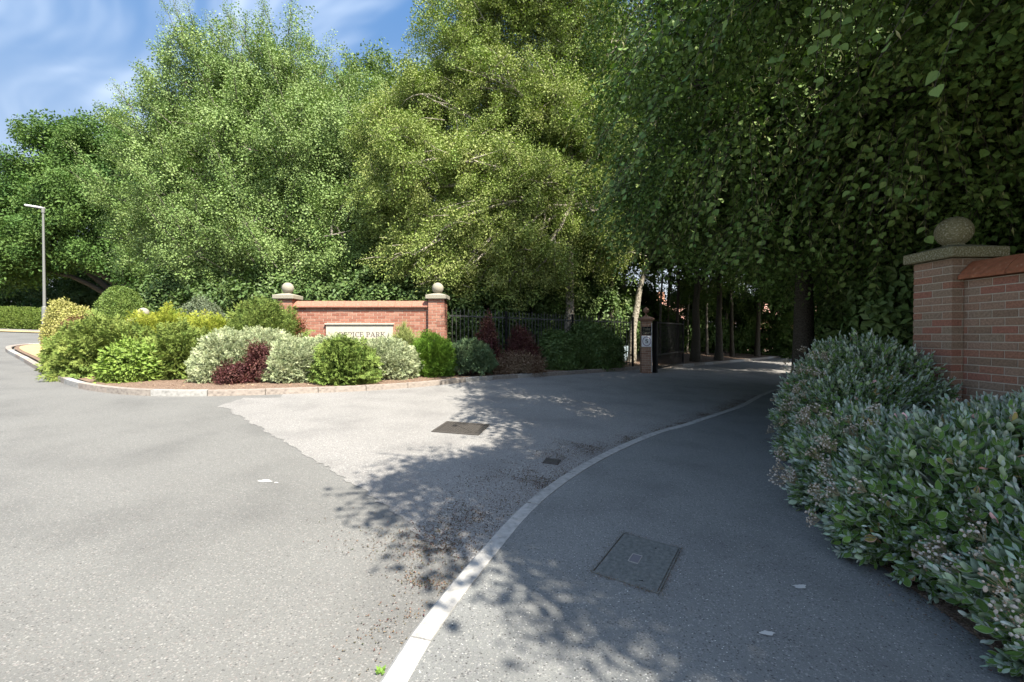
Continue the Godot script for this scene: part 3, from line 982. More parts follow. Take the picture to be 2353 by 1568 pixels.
func walls() -> void:
	# the near wall runs away from the camera on the right; its face looks to the road (-x)
	var wx := 4.475
	var g := gy(4.5, 4.0) + 0.05
	var pz := 4.77
	ball_pillar(Vector3(4.58, g - 0.0, -pz), 0.0, 2.25, 0, "brick pillar with mossy cap and ball beside silver shrub", M.bricks_near, M.stone_mossy)
	var t := thing("brick_wall", Vector3(wx, g, -2.6), "dull red brick wall with orange coping above silver shrub", "wall")
	var fr := Transform3D(Basis(Vector3(0, 0, -1), Vector3.UP, Vector3(-1, 0, 0)), Vector3.ZERO)
	var ln := 4.55 - 2.6
	wall_face(t, fr, ln - 0.003, 4, 27, M.bricks_near)
	var st := begin()
	cbox(st, Vector3(0.11, 1.0, -(ln - 4.6) / 2), Vector3(0.208, 2.05, ln + 4.59), 0.0)
	part("mortar", st.commit(), M.mortar, t)
	var fr2 := Transform3D(fr.basis, Vector3(0, 0, 4.6))
	wall_face(t, fr2, 4.59, 4, 27, M.bricks_near, true)
	wall_face(t, fr, ln - 0.003, 0, 4, M.bricks_near, true)
	var L := 0.44
	var m := coping_mesh(L - 0.006, 0.36, 0.15)
	for i in 14:
		part("coping_tile", m, M.terra_near, t, Transform3D(Basis(Vector3.UP, PI / 2 + rf(-0.004, 0.004)), Vector3(0.11, 2.062 + rf(-0.002, 0.002), -ln + L * (i + 0.5) + 0.004)))
	# the name wall across the road
	var fz := 12.5
	var x0 := -6.1
	var x1 := -2.02
	var fg := gy(-4, fz) + 0.05
	ball_pillar(Vector3(x1, fg, -fz), -0.02, 1.95, 0, "brick pillar with stone ball between name wall and railings", M.bricks_far, M.stone)
	ball_pillar(Vector3(x0, fg, -fz), -0.02, 1.95, 4, "ball-topped pillar half hidden by a spiky conifer", M.bricks_far, M.stone)
	t = thing("name_wall", Vector3(x0 + 0.223, fg, -fz + 0.11), "sunlit red brick wall carrying a stone name panel", "wall")
	ln = x1 - x0 - 0.446
	fr = Transform3D()
	wall_face(t, fr, ln, 8, 23, M.bricks_far)
	wall_face(t, fr, ln, 0, 8, M.bricks_far, true)
	st = begin()
	cbox(st, Vector3(ln / 2, 0.8, -0.11), Vector3(ln, 1.85, 0.208), 0.0)
	part("mortar", st.commit(), M.mortar, t)
	L = ln / 8
	m = coping_mesh(L - 0.005, 0.36, 0.15)
	for i in 8:
		part("coping_tile", m, M.terra, t, Transform3D(Basis(Vector3.UP, rf(-0.003, 0.003)), Vector3(L * (i + 0.5), 1.757 + rf(-0.002, 0.002), -0.11)))
	# the stone panel with cut letters
	var px0 := (1222.0 - 1920.0) / 1720.0 * 12.35
	var p := thing("name_panel", Vector3(px0 + 0.9, 1.794 - 0.5, -12.37), "cream stone panel lettered COPPICE PARK on the brick wall", "sign")
	part("slab", box_mesh(Vector3(1.8, 0.5, 0.07), 0.004), M.panel, p, Transform3D(Basis(), Vector3(0, 0.25, -0.02)))
	part("top_moulding", box_mesh(Vector3(1.86, 0.035, 0.11), 0.006), M.panel, p, Transform3D(Basis(), Vector3(0, 0.4985, -0.005)))
	var tm := TextMesh.new()
	var f := SystemFont.new()
	f.font_names = PackedStringArray(["Droid Serif"])
	tm.font = f
	tm.font_size = 64
	tm.pixel_size = 0.134 / 46.0
	tm.depth = 0.004
	tm.text = "COPPICE PARK"
	var ab := tm.get_aabb()
	var sx := 1.385 / maxf(ab.size.x, 0.1)
	part("lettering", tm, M.letter, p, Transform3D(Basis().scaled(Vector3(sx, 0.138 / maxf(ab.size.y, 0.05), 1)), Vector3(0, 0.215, 0.0165)))
	# a lower ball pillar among the shrubs
	var q := seen(330, 712, 14.0)
	var b := thing("low_pillar", Vector3(q.x, gy(q.x, 14.0) + 0.085, -14.0), "stone ball on a low pillar rising from the golden shrubs", "pillar", "")
	var hh := q.y - 0.33 - b.position.y
	pillar_bricks(b, true, int(hh / 0.075), 6, M.bricks_far)
	part("cap", cap_mesh(0.57, 0.105, 0.05), M.stone, b, Transform3D(Basis(), Vector3(0, int(hh / 0.075) * 0.075, 0)))
	part("ball", S.ball, M.stone, b, Transform3D(Basis(), Vector3(0, int(hh / 0.075) * 0.075 + 0.3, 0)))

func text_part(s: String, font: String, height: float, wide: float, mater: Material, parent: Node, where: Vector3, weight := 400) -> void:
	var tm := TextMesh.new()
	var f := SystemFont.new()
	f.font_names = PackedStringArray([font])
	f.font_weight = weight
	tm.font = f
	tm.font_size = 64
	tm.pixel_size = 0.002
	tm.depth = 0.003
	tm.text = s
	var ab := tm.get_aabb()
	part("lettering", tm, mater, parent, Transform3D(Basis().scaled(Vector3(wide / ab.size.x, height / ab.size.y, 1)), where))

func gate_and_fence() -> void:
	var gx := 4.37
	var gz := 14.95
	var g := gy(gx, gz)
	var turn := -0.12
	var t := thing("gate_pillar", Vector3(gx, g, -gz), "brown brick gate pillar carrying a speed sign", "pillar")
	t.rotation.y = turn
	pillar_bricks(t, false, 23, 0, M.bricks_gate)
	part("cap", cap_mesh(0.46, 0.05, 0.06), M.bricks_gate[0], t, Transform3D(Basis(), Vector3(0, 23 * 0.075, 0)))
	part("cap_band", box_mesh(Vector3(0.4, 0.04, 0.4), 0.004), M.bricks_gate[2], t, Transform3D(Basis(), Vector3(0, 23 * 0.075 - 0.021, 0)))
	var st := begin()
	lathe(st, [Vector2(0.0, 0.0), Vector2(0.07, 0.0), Vector2(0.06, 0.03), Vector2(0.025, 0.06), Vector2(0.03, 0.1), Vector2(0.085, 0.15), Vector2(0.1, 0.2), Vector2(0.08, 0.25), Vector2(0.03, 0.29), Vector2(0.0, 0.31)], 20)
	part("finial", st.commit(), M.bricks_gate[2], t, Transform3D(Basis(), Vector3(0, 23 * 0.075 + 0.11, 0)))
	st = begin()
	tube(st, [Vector3(0.155, 0.05, 0.182), Vector3(0.155, 0.4, 0.182), Vector3(0.145, 0.42, 0.182), Vector3(0.145, 1.62, 0.182)], [0.011, 0.011, 0.011, 0.011], 8)
	part("conduit", st.commit(), M.white, t)
	# signs on the pillar
	var face := t.transform * Transform3D(Basis(), Vector3(-0.01, 0, 0.164))
	var a := thing("house_sign", face * Vector3(0, 1.37, 0.006), "small black sign with pale lettering above the speed sign", "sign")
	a.rotation.y = turn
	part("board", box_mesh(Vector3(0.3, 0.26, 0.012), 0.002), M.black, a, Transform3D(Basis(), Vector3(0, 0.0, 0)))
	text_part("Tudor", "Droid Serif", 0.085, 0.23, M.gold, a, Vector3(0, 0.055, 0.008))
	text_part("Court", "Droid Serif", 0.08, 0.25, M.gold, a, Vector3(0, -0.065, 0.008))
	var s := thing("speed_sign", face * Vector3(0, 1.03, 0.006), "white square sign with a ringed figure 5", "sign")
	s.rotation.y = turn
	part("plate", box_mesh(Vector3(0.325, 0.355, 0.01), 0.002), M.sign_white, s)
	st = begin()
	for k in 48:
		var a0 := TAU * k / 48
		var a1 := TAU * (k + 1) / 48
		quad(st, Vector3(cos(a0) * 0.135, sin(a0) * 0.15, 0.008), Vector3(cos(a1) * 0.135, sin(a1) * 0.15, 0.008), Vector3(cos(a1) * 0.115, sin(a1) * 0.13, 0.008), Vector3(cos(a0) * 0.115, sin(a0) * 0.13, 0.008), Vector3(0, 0, 1))
	part("ring", st.commit(), M.ring, s)
	text_part("5", "Droid Sans", 0.125, 0.085, M.ink, s, Vector3(0, 0, 0.007), 700)
	# the gate leaf swung open along the drive
	var p0 := Vector2(4.72, 15.05)
	var p1 := Vector2(6.75, 18.1)
	var w := thing("drive_gate", at(p0.x, p0.y), "black barred drive gate standing open beside the pillar", "gate")
	var dir := Vector3(p1.x - p0.x, 0, -(p1.y - p0.y))
	var ln := dir.length()
	w.rotation.y = atan2(-dir.z, dir.x)
	var rise := (gy(p1.x, p1.y) - gy(p0.x, p0.y)) / ln
	part("hanging_post", box_mesh(Vector3(0.13, 1.75, 0.13), 0.006), M.black, w, Transform3D(Basis(), Vector3(-0.06, 0.82, 0)))
	part("end_stile", box_mesh(Vector3(0.09, 1.75, 0.06), 0.004), M.black, w, Transform3D(Basis(), Vector3(ln, 0.93, 0)))
	for y in [0.1, 0.55, 1.62]:
		part("gate_rail", box_mesh(Vector3(ln - 0.02, 0.05, 0.05), 0.004), M.black, w, Transform3D(Basis(Vector3(0, 0, 1), atan(rise)), Vector3(ln / 2, y + rise * ln / 2 + 0.03, 0)))
	var bar := box_mesh(Vector3(0.018, 1.5, 0.018), 0.003)
	var n := int(ln / 0.125)
	for i in range(1, n):
		part("gate_bar", bar, M.black, w, Transform3D(Basis(), Vector3(ln * i / n, 0.88 + rise * ln * i / n, 0)))
	# railings from the name wall to the gate pillar
	var q := [Vector2(-1.76, 12.62), Vector2(-0.17, 13.55), Vector2(2.0, 15.15), Vector2(4.2, 15.95)]
	var r := thing("railings", at(q[0].x, q[0].y, 0.085), "black metal railings between name wall and gate pillar", "railing")
	bar = box_mesh(Vector3(0.02, 1.68, 0.02), 0.004)
	for i in 3:
		var a2 := at(q[i].x, q[i].y, 0.085) - r.position
		var b2 := at(q[i + 1].x, q[i + 1].y, 0.085) - r.position
		var d := b2 - a2
		var by := Basis(Vector3.UP, atan2(-d.z, d.x))
		part("rail_post", box_mesh(Vector3(0.06, 1.85, 0.06), 0.004), M.black, r, Transform3D(by, b2 + Vector3(0, 0.82, 0)))
		for y in [0.15, 1.55]:
			part("rail", box_mesh(Vector3(d.length() - 0.07, 0.04, 0.012), 0.002), M.rail, r, Transform3D(by * Basis(Vector3(0, 0, 1), atan2(d.y, Vector2(d.x, d.z).length())), (a2 + b2) / 2 + Vector3(0, y, 0)))
		var c := int(d.length() / 0.118)
		for k in range(1, c):
			part("rail_bar", bar, M.rail, r, Transform3D(by, a2.lerp(b2, float(k) / c) + Vector3(0, 0.88 + (0.0 if k % 4 else 0.04), 0)))
	# pale blue cabinet behind the railings by the pillar
	var cpos := gp(1441, 842)
	var cb := thing("meter_cabinet", at(cpos.x * 1.05, cpos.y * 1.05, 0.085), "pale blue cabinet standing behind the railings", "cabinet")
	part("body", box_mesh(Vector3(0.36, 0.62, 0.25), 0.01), M.paleblue, cb, Transform3D(Basis(), Vector3(0, 0.33, 0)))
	part("door", box_mesh(Vector3(0.31, 0.52, 0.012), 0.004), M.paleblue, cb, Transform3D(Basis(), Vector3(0, 0.33, 0.131)))
	part("plinth", box_mesh(Vector3(0.32, 0.04, 0.22), 0.0), M.rail, cb, Transform3D(Basis(), Vector3(0, 0.0, 0)))

# lobes from photograph positions at a chosen distance: px, py, z, half width px, half height px, half depth m
func lobe(px: float, py: float, z: float, rx: float, ry: float, rz: float, wgt := 1.0) -> Array:
	return [seen(px, py, z), Vector3(rx / F * z, ry / F * z, rz), wgt]
func lobe_m(x: float, h: float, z: float, rx: float, ry: float, rz: float, wgt := 1.0) -> Array:
	return [at(x, z, h), Vector3(rx, ry, rz), wgt]

func trees() -> void:
	# tall aspen-like birch left of the middle
	var z := 18.0
	var lobes := [lobe(470, 235, z, 115, 120, 2.2), lobe(560, 195, z, 105, 100, 2.2), lobe(690, 215, z, 115, 120, 2.4), lobe(420, 330, z, 110, 110, 2.0), lobe(560, 360, z - 1.2, 150, 140, 2.4), lobe(740, 380, z - 1.4, 140, 150, 2.4), lobe(450, 470, z - 1.0, 110, 110, 2.0), lobe(600, 540, z - 2.0, 140, 110, 2.0), lobe(790, 560, z - 2.2, 130, 120, 1.8), lobe(500, 600, z - 1.5, 110, 80, 1.8), lobe(700, 640, z - 2.4, 120, 60, 1.5), lobe(400, 580, z - 0.4, 80, 90, 1.5), lobe(860, 470, z - 1.0, 90, 140, 1.8), lobe(895, 600, z - 2.0, 90, 80, 1.4), lobe(330, 480, z + 0.3, 70, 110, 1.6), lobe(830, 300, z, 90, 110, 1.8)]
	var g1 := [Color(0.18, 0.265, 0.085), Color(0.225, 0.305, 0.11), Color(0.14, 0.22, 0.06)]
	tree("aspen_tree", "tall silvery green tree with wispy top rising behind name wall", "", at(-5.9, 18.0, 0.085), [seen(815, 620, z), seen(770, 450, z), seen(735, 340, z), seen(690, 200, z), seen(670, 110, z)], 0.24, lobes, M.grey_bark, S.aspen, M.leaf_shiny, 3000, g1, {"boughs": 850, "front": 0.55, "bough_len": Vector2(1.0, 2.2), "sag": -0.12, "lean": 0.55, "wide": 0.24, "gap": -0.1, "gap_freq": 1.1, "tuft": 3, "loose": 0.25, "wisps": 170, "wisp_len": Vector2(0.8, 2.0), "up": 0.5, "bump": 0.35, "inner": 0.5, "smin": 0.7, "smax": 1.15})
	# broad oak at the left
	z = 35.0
	lobes = [lobe(160, 400, z, 110, 90, 3.0), lobe(270, 370, z, 110, 85, 3.0), lobe(360, 400, z, 80, 90, 3.0), lobe(60, 470, z, 110, 80, 3.0), lobe(-40, 520, z, 90, 110, 3.0), lobe(220, 480, z - 2.0, 130, 70, 3.0), lobe(90, 560, z - 2.0, 110, 60, 2.6), lobe(370, 520, z - 1.0, 90, 90, 2.6), lobe(250, 585, z - 2.0, 90, 45, 2.2), lobe(380, 620, z - 2.0, 80, 60, 2.0), lobe(20, 610, z - 2.0, 90, 45, 2.4), lobe(150, 335, z, 70, 50, 2.0)]
	var g2 := [Color(0.08, 0.15, 0.036), Color(0.11, 0.185, 0.045), Color(0.06, 0.12, 0.03)]
	tree("oak_tree", "broad deep green oak spreading above the lamp post", "", at(-29.0, 35.0, 0.05), [seen(300, 650, z), seen(285, 560, z), seen(250, 460, z), seen(240, 380, z)], 0.5, lobes, M.bark, S.oak, M.leaf, 3000, g2, {"boughs": 560, "bough_len": Vector2(1.2, 2.6), "sag": 0.0, "lean": 0.15, "wide": 0.4, "per": 16, "gap": -0.12, "gap_freq": 0.6, "tuft": 4, "loose": 0.35, "up": 0.5, "bump": 0.4, "inner": 0.55, "smin": 1.25, "smax": 1.9, "twigs": 7, "bole": 0.15})
	# yellow-green birch behind the railings
	z = 15.6
	lobes = [lobe(1060, 90, z, 110, 110, 1.8), lobe(1180, 20, z, 120, 120, 2.0), lobe(1300, 40, z, 110, 130, 2.0), lobe(1130, 220, z, 130, 100, 2.0), lobe(990, 260, z, 100, 80, 1.8), lobe(1280, 260, z, 110, 130, 1.8), lobe(950, 400, z - 1.2, 100, 110, 1.6), lobe(1090, 400, z - 1.0, 120, 100, 1.6), lobe(1230, 440, z - 0.8, 110, 90, 1.5), lobe(1380, 330, z + 0.5, 80, 150, 1.5), lobe(1020, 540, z - 1.4, 110, 70, 1.2), lobe(960, 600, z - 1.6, 80, 60, 1.0), lobe(1180, 560, z - 0.8, 90, 60, 1.2), lobe(1350, 500, z + 0.2, 80, 90, 1.4), lobe(1070, 630, z - 1.2, 80, 55, 0.9), lobe(1165, 650, z - 0.7, 80, 50, 0.8), lobe(1250, 610, z - 0.5, 80, 60, 0.9), lobe(1010, 650, z - 1.6, 60, 40, 0.7), lobe(905, 480, z - 0.8, 80, 110, 1.4), lobe(905, 330, z, 80, 90, 1.5), lobe(1400, 160, z + 0.6, 80, 150, 1.5), lobe(1400, 560, z + 0.6, 70, 80, 1.2)]
	var g3 := [Color(0.245, 0.315, 0.085), Color(0.195, 0.27, 0.07), Color(0.31, 0.35, 0.12)]
	tree("birch_tree", "yellow-green birch with bare dark limbs behind the railings", "", at(1.97, 16.0, 0.085), [seen(1308, 620, z), seen(1312, 420, z), seen(1316, 260, z), seen(1322, 120, z), seen(1318, -80, z)], 0.17, lobes, M.pale_bark, S.birch, M.leaf, 3500, g3, {"boughs": 1050, "front": 0.6, "bough_len": Vector2(0.8, 1.8), "sag": 0.45, "wide": 0.2, "gap": -0.08, "gap_freq": 1.1, "tuft": 3, "loose": 0.25, "wisps": 60, "wisp_len": Vector2(0.5, 1.1), "wisp_up": 0.1, "up": -0.35, "bump": 0.35, "inner": 0.45, "smin": 0.65, "smax": 1.1})
	z = 16.4
	lobes = [lobe(1262, 300, z, 70, 130, 1.4), lobe(1200, 340, z + 0.6, 100, 110, 1.4), lobe(1330, 180, z + 0.6, 90, 130, 1.5), lobe(1290, 560, z + 0.6, 90, 80, 1.4), lobe(1120, 620, z + 0.8, 110, 70, 1.4), lobe(1230, 660, z, 100, 60, 1.2)]
	tree("birch_tree", "second dark trunk close beside the yellow-green birch", "", at(1.46, 16.7, 0.085), [seen(1272, 620, z), seen(1268, 470, z), seen(1250, 380, z), seen(1255, 220, z)], 0.15, lobes, M.bark, S.birch, M.leaf, 4200, [Color(0.085, 0.135, 0.04), Color(0.12, 0.165, 0.045)], {"gap": -0.18, "up": -0.2, "smin": 0.7, "smax": 1.15})
	# backdrop trees behind the aspen and the birch
	var gb := [Color(0.13, 0.19, 0.058), Color(0.165, 0.22, 0.068), Color(0.11, 0.17, 0.05)]
	for b in [[885, 27.0, 140, 170, "dense green tree filling the gap behind aspen and birch"], [1060, 29.0, 190, 160, "leafy tree standing far behind the yellow-green birch"], [1220, 27.0, 230, 150, "tall leafy tree directly behind the birch trunks"], [640, 29.0, 300, 190, "leafy tree hidden behind the silvery aspen crown"], [1395, 25.0, 170, 110, "slim leafy tree behind the leaning pale trunk"]]:
		var bz: float = b[1]
		var cx: float = b[0]
		var ty: float = b[2]
		var rw: float = b[3]
		lobes = [lobe(cx, ty + rw * 0.75, bz, rw * 0.7, rw * 0.75, 2.4), lobe(cx - rw * 0.45, ty + rw * 1.7, bz - 0.8, rw * 0.7, rw * 0.8, 2.2), lobe(cx + rw * 0.45, ty + rw * 1.6, bz - 0.5, rw * 0.7, rw * 0.8, 2.2), lobe(cx, 600, bz - 1.0, rw, 90, 2.0)]
		if cx > 1300.0: lobes.pop_back()
		var bx := (cx - CX) / F * bz
		tree("wood_tree", b[4], "trees of the wood", at(bx, bz, 0.085), [seen(cx, 560, bz), seen(cx + 5, 350, bz), seen(cx - 4, ty + rw * 0.6, bz)], 0.22, lobes, M.bark, S.wood, M.leaf, 3400, gb, {"gap": -0.22, "smin": 0.9, "smax": 1.5, "twigs": 5, "tuft": 3, "loose": 0.3})
	# trunks in the wood beyond the gate: [px, base z, lean px, radius, bark, label]
	var gw := [Color(0.085, 0.14, 0.042), Color(0.12, 0.175, 0.05), Color(0.07, 0.12, 0.036)]
	for b in [[1404, 17.6, 4, 0.13, M.bark, "straight dark trunk close beside the leaning pale trunk"], [1436, 18.6, -2, 0.12, M.grey_bark, "slim grey-brown trunk against the leaning pale trunk"], [1447, 18.0, 48, 0.17, M.pale_bark, "leaning pale trunk lit by sun behind the gate pillar"], [1502, 25.0, 3, 0.09, M.pale_bark, "thin pale trunk before the bright sky gap"], [1531, 24.0, 12, 0.12, M.bark, "forked dark trunk beside the bright sky gap"], [1556, 21.5, 5, 0.09, M.bark, "dark trunk rising behind the open gate end"], [1598, 19.5, 8, 0.19, M.bark, "stout dark trunk just past the open gate"], [1652, 20.8, 3, 0.16, M.bark, "stout trunk with sunlit foot past the open gate"], [1683, 23.5, -6, 0.1, M.bark, "dark trunk before the pink house wall"], [1741, 24.5, 9, 0.13, M.bark, "trunk with sunlit foot on the drive edge"], [1418, 22.0, 2, 0.06, M.pale_bark, "slender pale stem between the dark trunk and leaning trunk"], [1515, 20.5, 10, 0.07, M.grey_bark, "slender grey stem close behind the gate leaf"], [1545, 27.0, -4, 0.07, M.pale_bark, "slender pale stem far behind the gate leaf"], [1580, 25.0, 5, 0.06, M.pale_bark, "slender pale stem beside the first stout trunk"], [1625, 24.0, -3, 0.07, M.grey_bark, "slender grey stem between the two stout trunks"], [1668, 27.0, 6, 0.08, M.pale_bark, "slender pale stem behind the second stout trunk"], [1712, 28.0, 2, 0.08, M.grey_bark, "slender grey stem before the bush and house wall"]]:
		var bz: float = b[1]
		var px: float = b[0]
		var ln: float = b[2]
		var x := (px - CX) / F * bz
		lobes = [lobe(px + ln * 2.0, 300, bz, 120, 130, 2.2), lobe(px + ln * 1.5 + rf(-60, 60), 440, bz + rf(-0.5, 1.0), 100, 80, 2.0), lobe(px + ln + rf(-50, 50), 545, bz + rf(0, 1.0), 70, 50, 1.5, 0.8), lobe(px + ln * 1.8 + rf(-40, 40), 380, bz + rf(-1.5, 0.5), 100, 90, 1.8)]
		if px > 1540.0 or px < 1440.0: lobes.append(lobe(px + rf(-30, 30), rf(600, 650), bz + rf(0.5, 2.0), 55, 40, 1.3, 0.45))
		tree("wood_tree", b[5], "trees of the wood", at(x, bz, 0.085), [seen(px + ln * 0.2, 740, bz), seen(px + ln * 0.55, 660, bz), seen(px + ln, 570, bz), seen(px + ln * 1.6, 420, bz), seen(px + ln * 2.0, 260, bz)], b[3], lobes, b[4], S.wood, M.leaf, 2600 if b[3] > 0.085 else 1100, gw, {"gap": -0.12, "tuft": 2, "loose": 0.3, "smin": 0.7, "smax": 1.2, "twigs": 6})
	lime_trees()
	for b in [[11.0, 9.0, "broad dark lime standing behind the laurels"], [9.5, 4.5, "dark lime crown closing the view above the near wall"]]:
		var bx: float = b[0]
		var bz: float = b[1]
		tree("lime_tree", b[2], "", at(bx, bz, 0.03), [at(bx, bz, 3.0), at(bx - 0.2, bz, 6.0), at(bx - 0.2, bz, 9.0)], 0.28, [lobe_m(bx, 4.2, bz, 2.6, 2.2, 2.2), lobe_m(bx - 0.5, 7.4, bz, 2.8, 2.6, 2.4), lobe_m(bx + 1.0, 10.0, bz, 2.6, 2.2, 2.4), lobe_m(bx + 2.0, 5.5, bz + 1.0, 2.4, 2.6, 2.2)], M.bark, S.lime, M.leaf, 6500, [Color(0.08, 0.145, 0.036), Color(0.10, 0.17, 0.045)], {"gap": -0.35, "tuft": 2, "loose": 0.3, "up": -0.5, "inner": 0.4, "smin": 1.1, "smax": 1.6, "twigs": 6})
	for b in [[11.6, 16.4, "added leafy tree hidden by the lime, shading the drive bend"], [16.5, 21.5, "added leafy tree hidden by the lime, shading the drive past its bend"]]:  # two crowns added out of view behind the lime to shade the far drive
		var bx: float = b[0]
		var bz: float = b[1]
		tree("wood_tree", b[2], "trees of the wood", at(bx, bz, 0.03), [at(bx, bz, 3.0), at(bx - 0.2, bz, 6.0), at(bx - 0.2, bz, 9.0)], 0.22, [lobe_m(bx - 1.0, 6.0, bz, 2.8, 2.0, 2.4), lobe_m(bx + 0.5, 8.4, bz, 3.0, 2.4, 2.6), lobe_m(bx, 4.6, bz + 1.5, 2.4, 1.5, 1.8)], M.bark, S.wood, M.leaf, 3000, [Color(0.06, 0.11, 0.03), Color(0.085, 0.14, 0.038)], {"gap": -0.3, "tuft": 2, "loose": 0.3, "inner": 0.4, "smin": 0.9, "smax": 1.4, "twigs": 6})
	# bushes in the wood beyond the gate
	var gv := [Color(0.08, 0.14, 0.042), Color(0.12, 0.18, 0.052), Color(0.06, 0.105, 0.032)]
	for b in [[1470, 23.0, 3.2, 1.2, "loose green bush behind the gate pillar"], [1528, 29.0, 2.3, 1.6, "low bush before the pink-roofed house"], [1585, 26.0, 3.6, 1.6, "bush behind the open gate end"], [1640, 27.0, 4.2, 1.9, "tall bush between the stout trunks"], [1700, 29.0, 3.6, 1.5, "bush before the brick house wall"], [1770, 27.0, 4.4, 1.8, "tall bush at the drive edge beneath lime branches"], [1850, 26.0, 4.6, 2.0, "tall dark bush where the drive disappears"]]:
		var bx: float = (b[0] - CX) / F * b[1]
		shrub("wood_bush", b[4], "bushes of the wood beyond the gate", [[bx, b[1], b[3], b[2], 1.1]], M.bark, S.glossy, M.leaf, 1200, gv, {"gap": -0.04, "low": -0.85, "inner": 0.5, "smin": 1.2, "smax": 2.0, "bump": 0.4})
	# evergreen undergrowth behind the railings and the wall
	var gu := [Color(0.085, 0.14, 0.042), Color(0.115, 0.175, 0.05), Color(0.07, 0.12, 0.036)]
	var k := 0
	for u in [[420, 16.5, 2.6, 1.9], [520, 15.6, 2.4, 1.7], [640, 15.0, 2.7, 1.8], [760, 14.8, 2.6, 1.7], [880, 14.6, 2.7, 1.6], [985, 14.8, 2.9, 1.6], [1075, 15.4, 3.1, 1.6], [1160, 16.2, 3.6, 1.7], [1240, 17.2, 4.0, 1.7], [1320, 17.6, 3.9, 1.6], [1385, 19.0, 3.4, 1.3]]:
		var x: float = (u[0] - CX) / F * u[1]
		var lab: String = ["dark evergreen undergrowth bush behind the topiary dome", "dark evergreen bush behind the golden conifer", "dark evergreen bush behind the spiky conifer", "dark evergreen bush showing over the name wall coping", "dark evergreen bush behind the lettered part of wall", "dark evergreen bush behind the ball pillar and wall end", "dark evergreen bush behind the first railing bars", "tall dark evergreen bush behind the railing post", "tall dark evergreen bush between railings and birch trunks", "dark evergreen bush at the foot of birch trunks", "dark evergreen bush at the foot of leaning pale trunk"][k]
		shrub("evergreen_bush", lab, "evergreen undergrowth", [[x, u[1], u[3], u[2], 1.1]], M.bark, S.glossy, M.leaf_shiny, 2300, gu, {"gap": -0.3, "low": -0.75, "inner": 0.6, "smin": 0.9, "smax": 1.6, "up": 0.3, "cat": "bush"})
		k += 1

